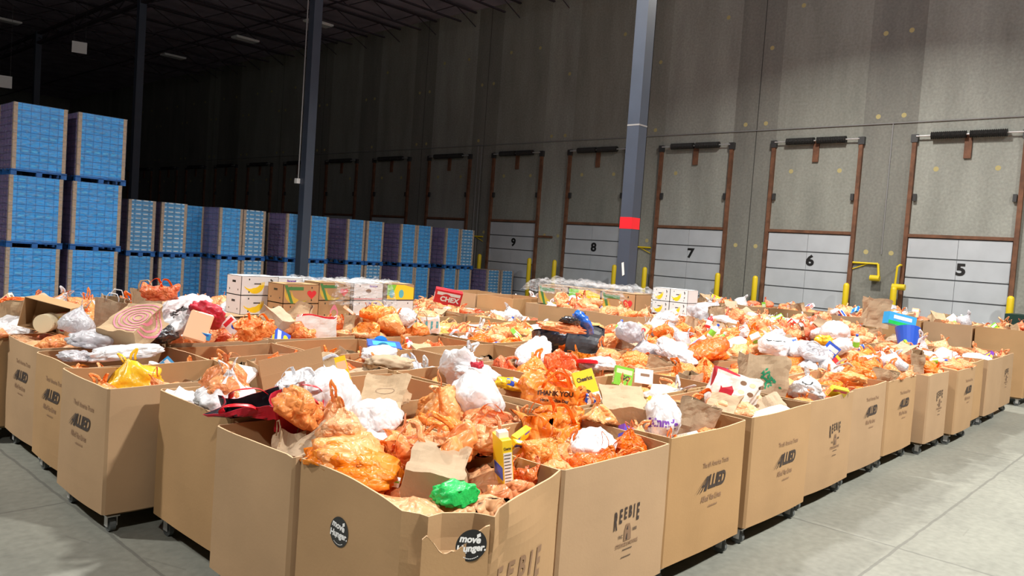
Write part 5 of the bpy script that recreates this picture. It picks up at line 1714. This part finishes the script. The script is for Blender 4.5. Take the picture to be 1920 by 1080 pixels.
for x, y, z, kind, bij, cn, lay, rv in keep:
    dist = (Vector((x, y, z)) - CAMP).length
    near = dist < 7.5
    part = dist < 6.0
    where = 'at the %s of the %s' % (cn, bin_ref(*bij)) if not lay else 'atop the %s of the %s' % (cn, bin_ref(*bij))
    rot = (ri.uniform(-.6, .6), ri.uniform(-.6, .6), ri.uniform(0, 6.28))
    if kind in ('carton', 'can', 'bottle'):
        mg = .27 if kind == 'bottle' else .17
        bb = BINS[bij]
        x = min(max(x, bb[1] + mg), bb[2] - mg); y = min(max(y, bb[3] + mg), bb[4] - mg)
    big = 1.05 if lay == '' else .75
    if kind in ('orange', 'fill'):
        form = ri.choices(['knot', 'open', 'slump'], [4, 3, 4])[0]
        mk = ri.choices(['orange', 'peach', 'orange_deep'], [5, 4, 2])[0]
        seed = ri.randrange(5)
        sc = big * ri.uniform(.72, 1.05) if kind == 'orange' else 1.0
        if kind == 'orange' and n_or < 300:
            n_or += 1
            o = put_bag(form, mk, (x, y, z), rot, (sc * ri.uniform(.85, 1.15), sc, sc * ri.uniform(.8, 1.15)), seed, near, part)
            look = {'knot': 'knotted', 'open': 'gaping', 'slump': 'crumpled'}[form] + {'orange': ' orange bag', 'peach': ' pale orange bag', 'orange_deep': ' deep orange bag'}[mk]
            tag(o, '%s %s' % (look, where), 'plastic bag', GR['orange'])
        else:
            me = make_bag(form if kind == 'orange' else 'slump', mk, 3, seed, False)[0]
            mm = Matrix.LocRotScale(Vector((x, y, z)), Matrix.Rotation(rot[2], 3, 'Z') @ Matrix.Rotation(rot[0], 3, 'X') @ Matrix.Rotation(rot[1], 3, 'Y'), Vector((sc, sc, sc)))
            bb = BINS[bij]
            rest[mk].add([clamp_pt(mm @ v.co, bij, bb) for v in me.vertices], [tuple(p_.vertices) for p_ in me.polygons])
    elif kind in ('white', 'clear'):
        form = ri.choices(['knot', 'open', 'slump'], [4, 2, 5])[0]
        sc = big * ri.uniform(.75, 1.2)
        o = put_bag(form, kind, (x, y, z), rot, (sc * ri.uniform(.85, 1.2), sc, sc * ri.uniform(.8, 1.1)), ri.randrange(5), near, part)
        look = {'knot': 'knotted', 'open': 'gaping', 'slump': 'crumpled'}[form] + (' white bag' if kind == 'white' else ' milky bag')
        tag(o, '%s %s' % (look, where), 'plastic bag', GR[kind])
    elif kind == 'paper':
        col_ = ri.choice([.1, .3, .45]); lie = ri.random() < .5
        r2 = (-ri.uniform(1.0, 1.5), ri.uniform(-.3, .3), ri.uniform(-2.0, .4)) if lie else (rot[0] * .6, rot[1] * .6, rot[2])
        o = put_paper((x, y, z - (.02 if lie else .22)), r2, .95, ri.randrange(3) + (100 if near else 100), col_, part and not lie)
        tag(o, '%s brown paper bag %s' % ('fallen' if lie else 'upright', where), 'paper bag', GR['paper'])
    elif kind == 'carton':
        c = ri.choice(COLS); d = ri.choice(DIMS)
        o = obj('grocery_carton', carton_mesh(*c, d), None, (x, y, z + .04), (ri.uniform(-1, 1), ri.uniform(-1, 1), rot[2]))
        tag(o, '%s carton %s' % (CNAME[c[0]], where), 'carton', GR['carton'])
    elif kind == 'can':
        c = ri.choice(['red', 'green', 'blue', 'yellow', 'whitec'])
        o = obj('food_can', can_mesh(c), None, (x, y, z + .08), (ri.uniform(-1.4, 1.4), ri.uniform(-1, 1), 0)); o.scale = (1.3, 1.3, 1.3)
        tag(o, '%s food can %s' % (CNAME[c], where), 'can', GR['can'])
        put = put_bag('slump', 'orange', (x, y, z - .06), rot, .95, 2, False, False); tag(put, 'orange bag beneath can %s' % where, 'plastic bag', GR['orange']); n_or += 1
    elif kind == 'bottle':
        c = ri.choice(['yellow', 'red', 'whitec', 'green', 'blue'])
        me, lid, lab = bottle_meshes(c)
        o = obj('bottle', me, None, (x, y, z), (ri.uniform(-1.4, 1.4), ri.uniform(-1, 1), 0)); o.scale = (1.3, 1.3, 1.3)
        obj('lid', lid, o); obj('label_band', lab, o)
        tag(o, '%s bottle %s' % (CNAME[c], where), 'bottle', GR['bottle'])
allr = MB(); mk_list = ['orange', 'peach', 'orange_deep']
for k, mk in enumerate(mk_list):
    allr.add(rest[mk].v, rest[mk].f, k)
o = allr.build('orange_bag_heap', [M[k] for k in mk_list], smooth=True)
tag(o, 'dense fill of orange plastic bags packed through all the bins', 'plastic bags'); o['kind'] = 'stuff'
SOFT = ('plastic bag', 'paper bag', 'cloth bag', 'snack bag', 'tote bag', 'gift bag')
for o in list(bpy.data.objects):
    if o.get('category') in SOFT and o.type == 'MESH':
        for bij, bb in BINS.items():
            if bb[1] <= o.location.x < bb[2] and bb[3] <= o.location.y < bb[4]:
                clamp_object(o, bij)
                break
for me in list(bpy.data.meshes):
    if me.users == 0: bpy.data.meshes.remove(me)
